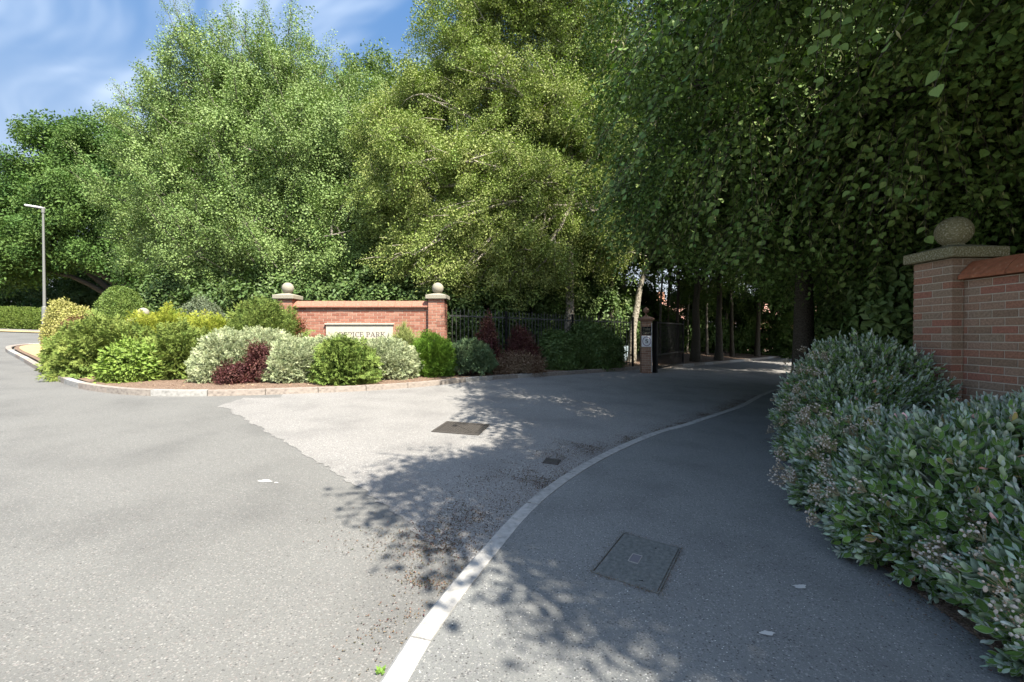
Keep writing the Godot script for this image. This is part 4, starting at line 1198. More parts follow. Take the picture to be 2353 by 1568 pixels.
func lime_trees() -> void:
	var gl := [Color(0.10, 0.17, 0.045), Color(0.135, 0.205, 0.055), Color(0.08, 0.145, 0.036)]
	var fresh := [Color(0.15, 0.225, 0.06), Color(0.19, 0.265, 0.08), Color(0.125, 0.195, 0.05)]
	var specs := [
		["lime tree overhanging the drive with drooping pale-bracted shoots", Vector2(6.1, 9.6), [[6.1, 3.0, 9.6], [6.0, 5.0, 9.5], [5.7, 8.0, 9.2], [5.6, 11, 9.2]], 0.21,
			[lobe_m(3.1, 5.4, 7.4, 1.7, 1.9, 2.2), lobe_m(3.3, 7.8, 8.2, 2.0, 2.2, 2.4), lobe_m(4.6, 4.7, 8.6, 1.9, 1.8, 1.9), lobe_m(6.0, 7.4, 8.9, 2.0, 2.0, 1.8), lobe_m(6.8, 4.6, 8.2, 2.0, 2.0, 1.8), lobe_m(4.0, 6.2, 11.5, 2.2, 2.4, 2.2), lobe_m(7.4, 7.6, 9.8, 2.6, 2.8, 2.6), lobe_m(6.6, 5.2, 12.4, 2.2, 2.2, 2.2), lobe_m(4.4, 9.8, 9.0, 2.4, 2.2, 2.6), lobe_m(9.2, 5.4, 9.0, 2.0, 2.4, 2.0), lobe_m(8.2, 3.4, 11.6, 1.8, 1.6, 1.6), lobe_m(3.0, 4.2, 9.6, 1.0, 1.1, 1.2), lobe_m(4.3, 4.1, 7.0, 1.4, 1.4, 1.0), lobe_m(5.6, 3.9, 7.2, 1.4, 1.4, 1.0), lobe_m(6.9, 3.7, 7.4, 1.4, 1.4, 1.0), lobe_m(3.6, 3.8, 8.4, 0.9, 1.0, 0.9), lobe_m(4.9, 5.7, 6.6, 1.3, 1.2, 0.9), lobe_m(6.2, 2.9, 7.0, 1.1, 0.9, 0.8, 0.8), lobe_m(7.6, 3.0, 7.2, 1.1, 1.1, 0.8, 0.8), lobe_m(5.0, 3.1, 8.0, 0.8, 0.8, 0.8, 0.7), lobe_m(3.9, 2.9, 7.6, 0.45, 0.8, 0.5, 0.6)],
			[], 3000, 3000, 700],
		["lime tree leaning over the near brick wall and footway", Vector2(7.0, 0.6), [[7.0, 3.0, 0.6], [6.9, 5.0, 0.8], [6.6, 8.0, 1.2], [6.5, 10, 1.4]], 0.32,
			[lobe_m(4.4, 5.2, 2.6, 2.2, 1.5, 2.2, 1.7), lobe_m(5.6, 4.6, 5.3, 1.6, 1.9, 1.4), lobe_m(6.8, 5.4, 4.4, 1.9, 2.4, 2.0), lobe_m(4.5, 6.2, 0.7, 2.0, 1.5, 2.0, 1.7), lobe_m(4.9, 5.6, -1.0, 1.95, 1.4, 1.8, 2.0), lobe_m(6.9, 7.4, 1.4, 1.9, 1.6, 1.9), lobe_m(8.0, 5.0, 2.4, 1.8, 2.2, 2.2), lobe_m(7.2, 3.5, 5.9, 1.4, 1.4, 1.2), lobe_m(7.4, 6.0, -1.5, 2.0, 2.0, 2.0), lobe_m(3.0, 5.6, 4.6, 1.2, 1.2, 1.4), lobe_m(2.6, 5.6, 0.9, 1.1, 0.9, 0.8, 1.9), lobe_m(6.4, 5.8, 5.6, 1.5, 1.3, 1.2), lobe_m(4.6, 4.3, 5.6, 0.9, 0.9, 0.9)],
			[], 2300, 3300, 860]]
	for s in specs:
		var b: Vector2 = s[1]
		var line := []
		for q in s[2]: line.append(at(q[0], q[2], q[1]))
		var t := tree("lime_tree", s[0], "", at(b.x, b.y, 0.03), line, s[3], s[4], M.bark, S.lime, M.leaf, s[7], gl, {"boughs": s[8], "bough_len": Vector2(0.9, 2.0), "sag": 0.5, "wide": 0.22, "per": 14, "floor": 1.7, "gap": -0.14 if b.y > 5.0 else -0.17, "gap_freq": 1.2, "tuft": 2, "loose": 0.3, "up": -0.6, "out": 0.7, "bump": 0.3, "inner": 0.4, "smin": 0.8, "smax": 1.2, "twigs": 10})
		# drooping shoots along the near side, leaf by leaf
		var tf := []
		var tint := PackedColorArray()
		var bf := []
		var bt := PackedColorArray()
		var st := begin()
		var lobes: Array = s[4]
		for i in s[6]:
			var l: Array = lobes[rng.randi() % lobes.size()]
			var d := unit()
			if d.z < -0.25 and rng.randf() < 0.7: d.z = -d.z
			var p: Vector3 = l[0] + d * l[1] * rf(0.75, 1.0)
			var dir := Vector3(d.x * 0.7 - 0.15, rf(-1.3, -0.5), d.z * 0.6).normalized()
			var le := rf(0.4, 1.1)
			var q := p + dir * le * 0.5 + Vector3(0, le * 0.1, 0)
			var e := p + dir * le + Vector3(0, -le * 0.25, 0)
			if e.y < 1.9 + (0.0 if p.x > 5.2 else 0.5): continue
			tube(st, [p - t.position, q - t.position, e - t.position], [0.006, 0.004, 0.002], 3)
			var young := rng.randf() < 0.5
			var sx := dir.cross(Vector3.UP).normalized()
			var n := int(le / 0.065)
			for j in n:
				var f := (j + 0.5) / n
				var o := p.lerp(q, f).lerp(q.lerp(e, f), f)
				var side := 1.0 if j % 2 == 0 else -1.0
				var ld := (sx * side * rf(0.5, 1.0) + dir * 0.5 + Vector3(0, -0.5, 0) + unit() * 0.3).normalized()
				var nn := Vector3(0, 0.9, 0) + Vector3(d.x, 0, d.z) * 0.7 + unit() * 0.7
				nn = (nn - ld * nn.dot(ld)).normalized()
				tf.append(Transform3D(Basis(ld.cross(nn), ld, nn).scaled(Vector3.ONE * rf(0.65, 1.1)), o + ld * 0.02 - t.position))
				tint.append(tint_of(fresh if young else gl, 0.2))
				if rng.randf() < (0.3 if young else 0.15):
					bf.append(Transform3D(along(Vector3(rf(-0.4, 0.4), -1, rf(-0.4, 0.4)), rf(0, TAU), rf(0.8, 1.2)), o - t.position))
					bt.append(tint_of([Color(0.31, 0.34, 0.14), Color(0.37, 0.37, 0.18), Color(0.26, 0.28, 0.11)], 0.2))
		var sm := part("shoots", st.commit(), M.bark, t)
		sm.set_meta("kind", "stuff")
		leaf_parts(t, S.heart, M.leaf, tf, tint, 300)
		scatter("bracts", S.bract, M.leaf, bf, bt, t)
	# laurels under the limes, behind the near wall and along the drive
	var gu := [Color(0.085, 0.14, 0.042), Color(0.115, 0.175, 0.05), Color(0.07, 0.12, 0.036)]
	for u in [[6.3, 6.6, 1.2, 3.0, "glossy laurel growing tight behind the near brick pillar"], [7.6, 9.0, 1.3, 3.3, "glossy laurel between the lime trunk and drive kerb"], [9.4, 11.6, 1.5, 3.2, "glossy laurel farther along the drive kerb"], [6.6, 4.2, 1.1, 2.9, "glossy laurel showing above the near wall coping"], [12.0, 14.0, 1.6, 3.4, "glossy laurel where the drive bends out of sight"]]:
		shrub("laurel", u[4], "laurels under the limes", [[u[0], u[1], u[2], u[3], 1.1]], M.bark, S.glossy, M.leaf_shiny, 2200, gu, {"gap": -0.32, "low": -0.75, "inner": 0.55, "smin": 1.0, "smax": 1.6, "lift": 0.03})

# the nearest n leaves in view as single parts, the rest as one
func leaf_parts(t: Node3D, mesh: Mesh, m: StandardMaterial3D, tf: Array, tint: PackedColorArray, n: int) -> void:
	var order := []
	for i in tf.size():
		var p: Vector3 = t.position + tf[i].origin
		var z := -p.z
		if z > 0.8 and absf(p.x) < z * 1.1 and absf(p.y - EYE) < z * 0.74: order.append([z, i])
	order.sort_custom(func(a, b): return a[0] < b[0])
	var single := {}
	var mats := []
	for k in 5:
		var q: StandardMaterial3D = m.duplicate()
		q.albedo_color = tint[(k * 37) % tint.size()].linear_to_srgb()
		mats.append(q)
	for k in mini(n, order.size()):
		var i: int = order[k][1]
		single[i] = true
		part("leaf", mesh, mats[k % 5], t, tf[i])
	var rest := []
	var rt := PackedColorArray()
	for i in tf.size():
		if not single.has(i):
			rest.append(tf[i])
			rt.append(tint[i])
	scatter("leaves", mesh, m, rest, rt, t)

# a dome from its outline in the photograph: middle px, foot py, top py, width px, half depth m
func dome_px(px: float, foot: float, top: float, w: float, deep: float) -> Array:
	var z := gp(px, foot).y + deep * 0.75
	return dome_z(px, z, top, w, deep)
func dome_z(px: float, z: float, top: float, w: float, deep: float) -> Array:
	var x := (px - CX) / F * z
	var a := (px - CX) / F
	return [x, z, w * 0.5 / F * z / sqrt(1.0 + a * a), EYE + (HY - top) / F * z - gy(x, z) - 0.085, deep]

func bed_plants() -> void:
	var yew := [Color(0.155, 0.21, 0.048), Color(0.205, 0.25, 0.062), Color(0.115, 0.17, 0.036)]
	var con := {"gap": -0.4, "low": -0.9, "inner": 0.74, "shell": 0.6, "up": 0.1, "out": 1.0, "wild": 0.5, "bump": 0.3, "smin": 0.6, "smax": 1.55, "tuft": 5, "fan": 0.5, "loose": 0.1, "ext": 0.17, "ext_up": 0.34}
	var G := "conifers in the planted bed"
	shrub("conifer_shrub", "green feathery conifer at the dry grass end of bed", G, [dome_px(180, 862, 754, 90, 0.5)], M.bark, S.spray, M.needle, 2300, yew, con)
	shrub("conifer_shrub", "largest rounded green conifer behind the kerb bend", G, [dome_px(250, 876, 732, 166, 0.9), dome_px(318, 872, 742, 140, 0.7), dome_px(375, 870, 752, 110, 0.6)], M.bark, S.spray, M.needle, 4300, yew, con)
	shrub("conifer_shrub", "rounded green conifer between leafy shrub and silver juniper", G, [dome_px(432, 880, 750, 146, 0.85)], M.bark, S.spray, M.needle, 3000, yew, con)
	shrub("conifer_shrub", "small round green conifer in front of the name panel", G, [dome_z(793, 10.0, 780, 116, 0.45)], M.bark, S.spray, M.needle, 1900, [Color(0.125, 0.19, 0.042), Color(0.17, 0.23, 0.055)], con)
	shrub("conifer_shrub", "bright green conifer at the foot of the wall pillar", G, [dome_z(992, 11.75, 764, 92, 0.42)], M.bark, S.spike, M.needle, 1100, [Color(0.085, 0.17, 0.02), Color(0.12, 0.215, 0.028)], con.merged({"up": 0.8, "smin": 0.6, "smax": 0.9}, true))
	shrub("golden_conifer", "low golden yellow conifer with arching tips", "", [dome_z(400, 11.4, 722, 150, 0.8), dome_z(495, 11.2, 734, 120, 0.7), dome_z(340, 10.9, 734, 100, 0.6)], M.bark, S.spike, M.needle, 2900, [Color(0.30, 0.345, 0.045), Color(0.36, 0.375, 0.06), Color(0.23, 0.295, 0.04)], con.merged({"up": 0.4, "smin": 0.7, "smax": 1.2, "out": 1.3}, true))
	shrub("spiky_conifer", "spiky green conifer against the half hidden pillar", "", [dome_z(590, 11.4, 722, 104, 0.5), dome_z(632, 11.6, 716, 70, 0.4)], M.bark, S.spike, M.needle, 2300, [Color(0.15, 0.21, 0.05), Color(0.19, 0.245, 0.06), Color(0.11, 0.165, 0.038)], con.merged({"up": 1.0, "smin": 0.6, "smax": 1.7, "inner": 0.55, "tuft": 3, "fan": 0.35, "bump": 0.5}, true))
	# the silver-green juniper mass
	shrub("juniper", "spreading pale silver-green juniper below the name panel", "", [dome_px(530, 888, 762, 140, 0.75), dome_px(610, 880, 757, 160, 0.9), dome_px(690, 888, 777, 160, 0.85), dome_z(770, 10.85, 774, 190, 0.85), dome_z(880, 11.2, 778, 160, 0.75), dome_px(490, 890, 805, 80, 0.5), dome_px(660, 890, 806, 100, 0.5), dome_px(560, 886, 775, 90, 0.5)], M.bark, S.fine, M.needle, 21000, [Color(0.37, 0.42, 0.245), Color(0.43, 0.47, 0.29), Color(0.31, 0.37, 0.20)], con.merged({"inner": 0.9, "bump": 0.1, "up": 0.5, "smin": 0.7, "smax": 1.15, "gap": -0.5, "tuft": 3, "ext": 0.1, "ext_up": 0.15}, true))
	shrub("juniper", "blue-green juniper dome in front of the railings", "", [dome_z(1080, 12.1, 785, 112, 0.5)], M.bark, S.fine, M.needle, 2600, [Color(0.09, 0.145, 0.075), Color(0.115, 0.175, 0.085)], con.merged({"inner": 0.84, "bump": 0.1, "low": -0.25, "smin": 0.8, "smax": 1.2, "ext_up": 0.14}, true))
	# purple barberries
	var pur := [Color(0.09, 0.032, 0.036), Color(0.125, 0.045, 0.046), Color(0.065, 0.026, 0.03), Color(0.17, 0.085, 0.065)]
	var bar := {"gap": -0.2, "low": -0.8, "inner": 0.5, "up": 0.7, "wild": 0.7, "smin": 0.7, "smax": 1.4, "bump": 0.45, "stems": 16, "ext": 0.14}
	shrub("barberry", "dark purple barberry spilling over the kerb before juniper", "purple barberries", [dome_px(596, 889, 800, 50, 0.26), dome_px(530, 893, 860, 56, 0.22)], M.bark, S.small, M.leaf, 620, pur, bar)
	shrub("barberry", "brownish red barberry squeezed between the end conifers", "purple barberries", [dome_px(204, 866, 740, 50, 0.45), dome_z(195, 11.8, 726, 84, 0.5)], M.bark, S.small, M.leaf, 1700, [Color(0.15, 0.055, 0.045), Color(0.10, 0.035, 0.032), Color(0.2, 0.1, 0.06)], bar)
	shrub("barberry", "reddish barberry against the brick wall beside panel", "purple barberries", [dome_z(670, 11.9, 735, 110, 0.4), dome_z(610, 11.6, 742, 60, 0.4)], M.bark, S.small, M.leaf, 1500, [Color(0.22, 0.075, 0.055), Color(0.16, 0.05, 0.042), Color(0.26, 0.15, 0.06)], bar)
	shrub("barberry", "upright purple barberry against the first railing bars", "purple barberries", [dome_z(1122, 12.7, 742, 46, 0.3)], M.bark, S.small, M.leaf, 480, pur, bar)
	shrub("barberry", "spreading purple barberry beside the railing post", "purple barberries", [dome_z(1200, 13.3, 764, 74, 0.4)], M.bark, S.small, M.leaf, 700, pur, bar)
	# leafy lime-green shrub with single leaves
	var d := dome_px(305, 890, 792, 132, 0.55)
	var t := shrub("leafy_shrub", "lime green broad-leaved shrub spilling onto the kerb", "", [d], M.bark, S.broad, M.leaf, 700, [Color(0.17, 0.26, 0.05), Color(0.22, 0.31, 0.065)], {"gap": -0.5, "low": -0.85, "inner": 0.6, "up": 0.0, "smin": 0.7, "smax": 1.1, "ext": 0.2})
	var tf := []
	var tint := PackedColorArray()
	for i in 900:
		var u := unit()
		if u.y < -0.75: continue
		var p := Vector3(u.x * d[2], d[3] * 0.42 + u.y * d[3] * 0.54, u.z * d[4]) * rf(0.78, 0.98)
		if p.y < 0.0: continue
		tf.append(Transform3D(along(u + Vector3(0, -0.5, 0) + unit() * 0.5, rf(0, TAU), rf(0.7, 1.25)), p))
		tint.append(tint_of([Color(0.18, 0.275, 0.05), Color(0.25, 0.34, 0.07), Color(0.14, 0.225, 0.04)], 0.15))
	leaf_parts(t, S.oval, M.leaf, tf, tint, 300)
	# orange conifer, grass tuft, dead twiggy shrub
	shrub("orange_conifer", "small orange-gold conifer on the bare mulch", "", [dome_px(900, 872, 832, 72, 0.3)], M.bark, S.spray, M.needle, 420, [Color(0.30, 0.17, 0.03), Color(0.36, 0.24, 0.045), Color(0.26, 0.11, 0.03)], con.merged({"up": 0.7, "smin": 0.6, "smax": 1.0}, true))
	shrub("grass_tuft", "pale green tuft of fine grass beside the panel", "", [dome_z(930, 11.75, 742, 96, 0.35)], M.bark, S.blades, M.needle, 700, [Color(0.24, 0.29, 0.085), Color(0.30, 0.33, 0.12)], {"gap": -1.0, "inner": 0.2, "up": 1.6, "wild": 0.35, "out": 0.7, "low": -0.6, "smin": 0.4, "smax": 0.65, "cat": "grass", "ext": 0.2})
	shrub("dead_shrub", "low dead brown twiggy shrub beside blue-green juniper", "", [dome_z(1190, 13.0, 822, 120, 0.35), dome_z(1125, 12.5, 826, 70, 0.3)], M.bark, S.small, M.litter, 900, [Color(0.21, 0.15, 0.10), Color(0.27, 0.195, 0.135), Color(0.17, 0.12, 0.085)], {"gap": -0.2, "inner": 0.3, "up": 0.4, "stems": 26, "smin": 0.8, "smax": 1.5, "low": -0.7})
	# dark bushes in front of the railings
	var dk := [Color(0.085, 0.14, 0.042), Color(0.115, 0.175, 0.05), Color(0.07, 0.12, 0.036)]
	shrub("dark_bush", "dark leafy bush before railings next to purple barberry", "dark bushes before the railings", [dome_z(1285, 14.4, 768, 110, 0.4)], M.bark, S.glossy, M.leaf_shiny, 1500, dk, {"gap": -0.3, "low": -0.8, "inner": 0.55, "smin": 0.6, "smax": 1.0})
	shrub("dark_bush", "largest dark leafy bush beside the gate pillar", "dark bushes before the railings", [dome_z(1356, 15.1, 748, 120, 0.42), dome_z(1398, 15.5, 768, 64, 0.3)], M.bark, S.glossy, M.leaf_shiny, 2100, dk, {"gap": -0.3, "low": -0.8, "inner": 0.55, "smin": 0.6, "smax": 1.0})
	# clipped dome, yellow variegated shrub and lavender-grey shrub at the back
	shrub("topiary_dome", "clipped round evergreen dome above the golden conifer", "", [dome_z(282, 14.6, 665, 116, 0.8)], M.bark, S.box, M.leaf_shiny, 4200, [Color(0.13, 0.20, 0.045), Color(0.19, 0.27, 0.058), Color(0.10, 0.16, 0.036)], {"gap": -1.0, "inner": 0.9, "bump": 0.05, "low": -0.8, "up": 0.3, "smin": 0.9, "smax": 1.3, "ext": 0.12})
	shrub("variegated_shrub", "creamy yellow variegated shrub left of the clipped dome".replace(" left of", " beside"), "", [dome_z(190, 15.5, 704, 80, 0.7), dome_z(150, 16.2, 690, 50, 0.6)], M.bark, S.box, M.leaf, 3200, [Color(0.42, 0.40, 0.13), Color(0.34, 0.35, 0.10), Color(0.48, 0.44, 0.18)], {"gap": -0.3, "inner": 0.7, "bump": 0.3, "low": -0.7, "smin": 1.1, "smax": 1.8, "ext_up": 0.3})
	shrub("grey_shrub", "grey-green shrub behind the golden conifer tips", "", [dome_z(470, 13.0, 700, 120, 0.7)], M.bark, S.box, M.leaf, 1800, [Color(0.16, 0.20, 0.12), Color(0.20, 0.24, 0.15)], {"gap": -0.3, "inner": 0.7, "bump": 0.3, "low": -0.7, "smin": 0.9, "smax": 1.5})

func near_shrubs() -> void:
	S.felt = felt_leaf(0.05, 0.029, Color(0.115, 0.19, 0.055), Color(0.34, 0.39, 0.32), 0.35)
	S.felt_young = felt_leaf(0.034, 0.013, Color(0.29, 0.365, 0.275), Color(0.44, 0.48, 0.42), 0.3)
	var bst := begin()
	for k in 22:
		var a := rf(0, TAU)
		var r := sqrt(rng.randf()) * 0.055
		var top := Vector3(cos(a) * r, 0.1 + rf(-0.018, 0.018) - r * 0.3, sin(a) * r)
		stick_to(bst, Vector3(0, 0.02, 0), top, 0.0012, Color(0.30, 0.26, 0.17))
		var pale := rng.randf() < 0.6
		var c := Color(0.47, 0.42, 0.365) if pale else Color(0.28, 0.20, 0.135)
		bst.set_color(c)
		var s := rf(0.005, 0.009) if pale else rf(0.003, 0.005)
		var ax := [Vector3(s, 0, 0), Vector3(0, s, 0), Vector3(0, 0, s)]
		for sx in [-1, 1]:
			for sy in [-1, 1]:
				for sz in [-1, 1]:
					var a3: Vector3 = top + ax[0] * sx
					var b3: Vector3 = top + ax[1] * sy
					var c3: Vector3 = top + ax[2] * sz
					var m3: Vector3 = top + (ax[0] * sx + ax[1] * sy + ax[2] * sz) * 0.52
					for v in [a3, b3, m3, b3, c3, m3, c3, a3, m3]: bst.add_vertex(v)
	S.seed_head = bst.commit()
	# [label, domes [x, z, rx, h, rz], shoots, leaf scale, where the seed heads stand (angle range)]
	var specs := [
		["silver-leaved shrub mound hugging the foot of the near pillar", [[3.95, 5.15, 0.92, 1.40, 0.85], [3.55, 4.75, 0.6, 1.12, 0.55]], 2400, 0.92, 22],
		["silver-leaved shrub with dried flower heads spilling over the footway", [[3.25, 2.95, 1.1, 0.98, 0.95], [2.98, 3.75, 0.62, 0.86, 0.6], [3.4, 1.9, 1.3, 0.8, 0.95], [3.9, 3.5, 0.7, 1.05, 0.8]], 4300, 1.1, 46]]
	for s in specs:
		var dm: Array = s[1]
		var b := at(dm[0][0], dm[0][1], 0.034)
		var t := thing("silver_shrub", b, s[0], "shrub", "silver shrubs by the near wall")
		var st := begin()
		var old := []
		var old_t := PackedColorArray()
		var young := []
		var young_t := PackedColorArray()
		var heads := []
		var heads_t := PackedColorArray()
		for d in dm:
			var c := at(d[0], d[1], 0.034) - b
			for k in 14:
				var a := rf(0, TAU)
				tube(st, [c + Vector3(cos(a) * 0.08, -0.03, sin(a) * 0.08), c + Vector3(cos(a) * d[2] * 0.4, d[3] * 0.4, sin(a) * d[4] * 0.4), c + Vector3(cos(a) * d[2] * 0.8, d[3] * 0.7, sin(a) * d[4] * 0.8)], [0.014, 0.01, 0.005], 4)
		var made := 0
		var tries := 0
		while made < s[2] and tries < 30000:
			tries += 1
			var d: Array = dm[rng.randi() % dm.size()]
			if rng.randf() > d[2] * d[4]: continue
			var u := unit()
			if u.y < -0.65: continue
			var c := at(d[0], d[1], 0.034) - b
			if u.y < 0.0:
				var hl := Vector2(u.x, u.z).length() + 0.001
				u.x /= hl
				u.z /= hl
			var rad := Vector3(d[2], d[3] * 0.6, d[4])
			var bump := 1.0 + 0.2 * noise.get_noise_3dv(u * 120.0 + c * 60.0)
			var dir := (u + Vector3(0, 0.55, 0) + unit() * 0.35).normalized()
			var tip := c + Vector3(0, d[3] * 0.4, 0) + u * rad * bump * rf(0.86, 1.04)
			if tip.y < 0.02: continue
			# leave out shoots buried in another dome
			var buried := false
			for e in dm:
				if e == d: continue
				var ce := at(e[0], e[1], 0.034) - b + Vector3(0, e[3] * 0.4, 0)
				var q: Vector3 = (tip - ce) / Vector3(e[2], e[3] * 0.6, e[4])
				if q.length() < 0.82: buried = true
			if buried: continue
			made += 1
			var ln := rf(0.16, 0.26)
			var foot := tip - dir * ln
			stick(st, foot - dir * 0.06, tip, 0.0028)
			var n := 12
			var roll := rf(0, TAU)
			for j in n:
				var f := float(j) / (n - 1)
				var p := foot.lerp(tip, f)
				roll += 2.4
				var x := dir.cross(Vector3(0.3, 0.2, 0.9)).normalized().rotated(dir, roll)
				var open := lerpf(1.3, 0.35, f)
				var ld := (x * open + dir * (0.35 + f) + Vector3(0, 0.1, 0)).normalized()
				# leaf face turned up along the shoot
				var zz := (dir - ld * ld.dot(dir)).normalized()
				var bs := Basis(ld.cross(zz), ld, zz) * Basis(Vector3.UP, rf(-0.9, 0.9)) * Basis(Vector3.RIGHT, rf(-0.5, 0.35))
				if f < 0.8:
					var sc: float = rf(0.75, 1.25) * s[3]
					old.append(Transform3D(bs.scaled(Vector3.ONE * sc), p))
					old_t.append(tint_of([Color(1.0, 1.08, 0.9), Color(1.3, 1.35, 1.0), Color(0.85, 0.95, 0.85)], 0.15) if rng.randf() > 0.02 else Color(3.2, 1.6, 1.9))
				else:
					young.append(Transform3D(bs.scaled(Vector3.ONE * rf(0.8, 1.2) * s[3]), p))
					young_t.append(tint_of([Color(1, 1, 1), Color(1.15, 1.15, 1.15), Color(0.85, 0.95, 0.9)], 0.1))
		for k in s[4]:
			var d: Array = dm[rng.randi() % dm.size()]
			var a := rf(PI * 0.62, PI * 1.25)    # the side that faces the footway
			var el := rf(-0.25, 0.9)
			var u := Vector3(cos(a) * cos(el), sin(el), -sin(a) * cos(el))
			var c := at(d[0], d[1], 0.034) - b
			var p := c + Vector3(0, d[3] * 0.4, 0) + u * Vector3(d[2], d[3] * 0.6, d[4]) * rf(0.95, 1.03)
			if p.y < 0.05: continue
			for m in 2:
				heads.append(Transform3D(along(u + Vector3(0, 0.7, 0) + unit() * 0.4, rf(0, TAU), rf(0.7, 1.2)), p + unit() * 0.06))
				heads_t.append(tint_of([Color(1, 1, 1), Color(0.88, 0.84, 0.76)], 0.15))
		var sm := part("stems", st.commit(), M.stem, t)
		sm.set_meta("kind", "stuff")
		leaf_parts(t, S.felt, M.felt, old, old_t, 300)
		scatter("young_leaves", S.felt_young, M.felt, young, young_t, t)
		scatter("dried_flower_heads", S.seed_head, M.litter, heads, heads_t, t)

func stick(st: SurfaceTool, a: Vector3, b: Vector3, r: float) -> void:
	tube(st, [a, b], [r, r * 0.6], 3)

func far_left() -> void:
	# street lamp on the dry grass
	var p := gp(103, 802)
	var t := thing("street_lamp", at(p.x, p.y, 0.09), "grey street lamp column on the parched grass", "street lamp")
	var h := EYE + (HY - 478.0) / F * p.y - t.position.y
	var st := begin()
	lathe(st, [Vector2(0.078, -0.05), Vector2(0.078, 1.36), Vector2(0.072, 1.42), Vector2(0.046, 1.46)], 20)
	part("base_section", st.commit(), M.steel, t)
	st = begin()
	lathe(st, [Vector2(0.046, 1.44), Vector2(0.038, h * 0.6), Vector2(0.032, h - 0.05), Vector2(0.0, h - 0.045)], 16)
	part("column", st.commit(), M.steel, t)
	part("access_door", box_mesh(Vector3(0.1, 0.5, 0.012), 0.004), M.steel, t, Transform3D(Basis(Vector3.UP, 0.5), Vector3(0.042, 0.75, 0.078)))
	st = begin()
	lathe(st, [Vector2(0.05, h - 0.2), Vector2(0.052, h - 0.02), Vector2(0.0, h)], 12)
	part("spigot", st.commit(), M.steel, t)
	var hb := Basis(Vector3(0, 0, 1), -0.16)
	part("lantern", box_mesh(Vector3(0.62, 0.07, 0.2), 0.025), M.white, t, Transform3D(hb, Vector3(-0.3, h + 0.02, 0)))
	part("lens", box_mesh(Vector3(0.4, 0.012, 0.15), 0.004), M.glass, t, Transform3D(hb, Vector3(-0.34, h - 0.02, 0)))
	# clipped hedge with grass foot, far conifers behind it
	var hz := 30.2
	var d := []
	for i in 9: d.append([-36.5 + i * 1.15, hz + 0.02 * i, 0.85, 1.22, 0.7])
	shrub("clipped_hedge", "clipped bright green hedge beyond the side street", "", d, M.bark, S.box, M.leaf, 9500, [Color(0.13, 0.19, 0.035), Color(0.17, 0.23, 0.045), Color(0.10, 0.15, 0.03)], {"gap": -1.0, "inner": 0.85, "bump": 0.08, "low": -0.9, "smin": 1.6, "smax": 2.4, "lift": 0.05, "cat": "hedge", "stems": 4})
	var k := 0
	for b in [[-52, 44.0], [-47, 42.0], [-42, 43.0], [-37.5, 42.0], [-33, 43.5], [-28, 42.0], [-22, 43.0]]:
		var x: float = b[0]
		var z: float = b[1]
		var g := at(x, z)
		tree("screen_tree", ["dark tree at the end of the screen beyond the hedge", "dark tree in the screen beyond the clipped hedge"][mini(k, 1)], "dark tree screen beyond the hedge", g, [g + Vector3(0, 3, 0), g + Vector3(0.2, 6.0, 0)], 0.22, [[g + Vector3(0, 4.4, 0), Vector3(2.6, 2.6, 2.2), 1.0], [g + Vector3(0.6, 1.9, 0.6), Vector3(2.6, 1.7, 1.9), 1.0]], M.bark, S.wood, M.leaf, 1100, [Color(0.05, 0.095, 0.04), Color(0.065, 0.115, 0.045)], {"gap": -0.4, "smin": 1.1, "smax": 1.8, "twigs": 3})
		k += 1
	# lighter saplings right of the hedge end
	shrub("roadside_bush", "pale green bush between the hedge end and oak", "", [[-25.6, 33.5, 1.9, 2.6, 1.2]], M.bark, S.box, M.leaf, 2200, [Color(0.20, 0.25, 0.08), Color(0.15, 0.20, 0.055)], {"gap": -0.3, "inner": 0.6, "bump": 0.3, "smin": 2.0, "smax": 3.2, "low": -0.8, "lift": 0.05})
	shrub("roadside_bush", "mid green bush under the oak trunk", "", [[-20.5, 29.0, 2.4, 2.7, 1.2], [-16.5, 28.5, 2.4, 3.0, 1.2]], M.bark, S.glossy, M.leaf, 2600, [Color(0.05, 0.09, 0.03), Color(0.075, 0.12, 0.035)], {"gap": -0.3, "inner": 0.6, "bump": 0.3, "smin": 1.6, "smax": 2.6, "low": -0.8, "lift": 0.05})
	# chevron sign on two posts
	var q := at(-21.35, 22.0)
	var s := thing("chevron_sign", q, "black and white chevron board on two pale posts", "road sign")
	for x in [-0.28, 0.28]:
		part("post", box_mesh(Vector3(0.07, 0.95, 0.07), 0.006), M.white, s, Transform3D(Basis(), Vector3(x, 0.44, -0.05)))
	part("board", box_mesh(Vector3(1.1, 0.42, 0.02), 0.004), M.black, s, Transform3D(Basis(), Vector3(0.28, 0.82, 0)))
	for c in 3:
		st = begin()
		var x0 := -0.2 + c * 0.36
		for sy in [-1.0, 1.0]:
			quad(st, Vector3(x0 - 0.02, 0.82, 0.013), Vector3(x0 + 0.12, 0.82, 0.013), Vector3(x0 + 0.24, 0.82 + 0.18 * sy, 0.013), Vector3(x0 + 0.1, 0.82 + 0.18 * sy, 0.013), Vector3(0, 0, 1))
		part("chevron", st.commit(), M.white, s)

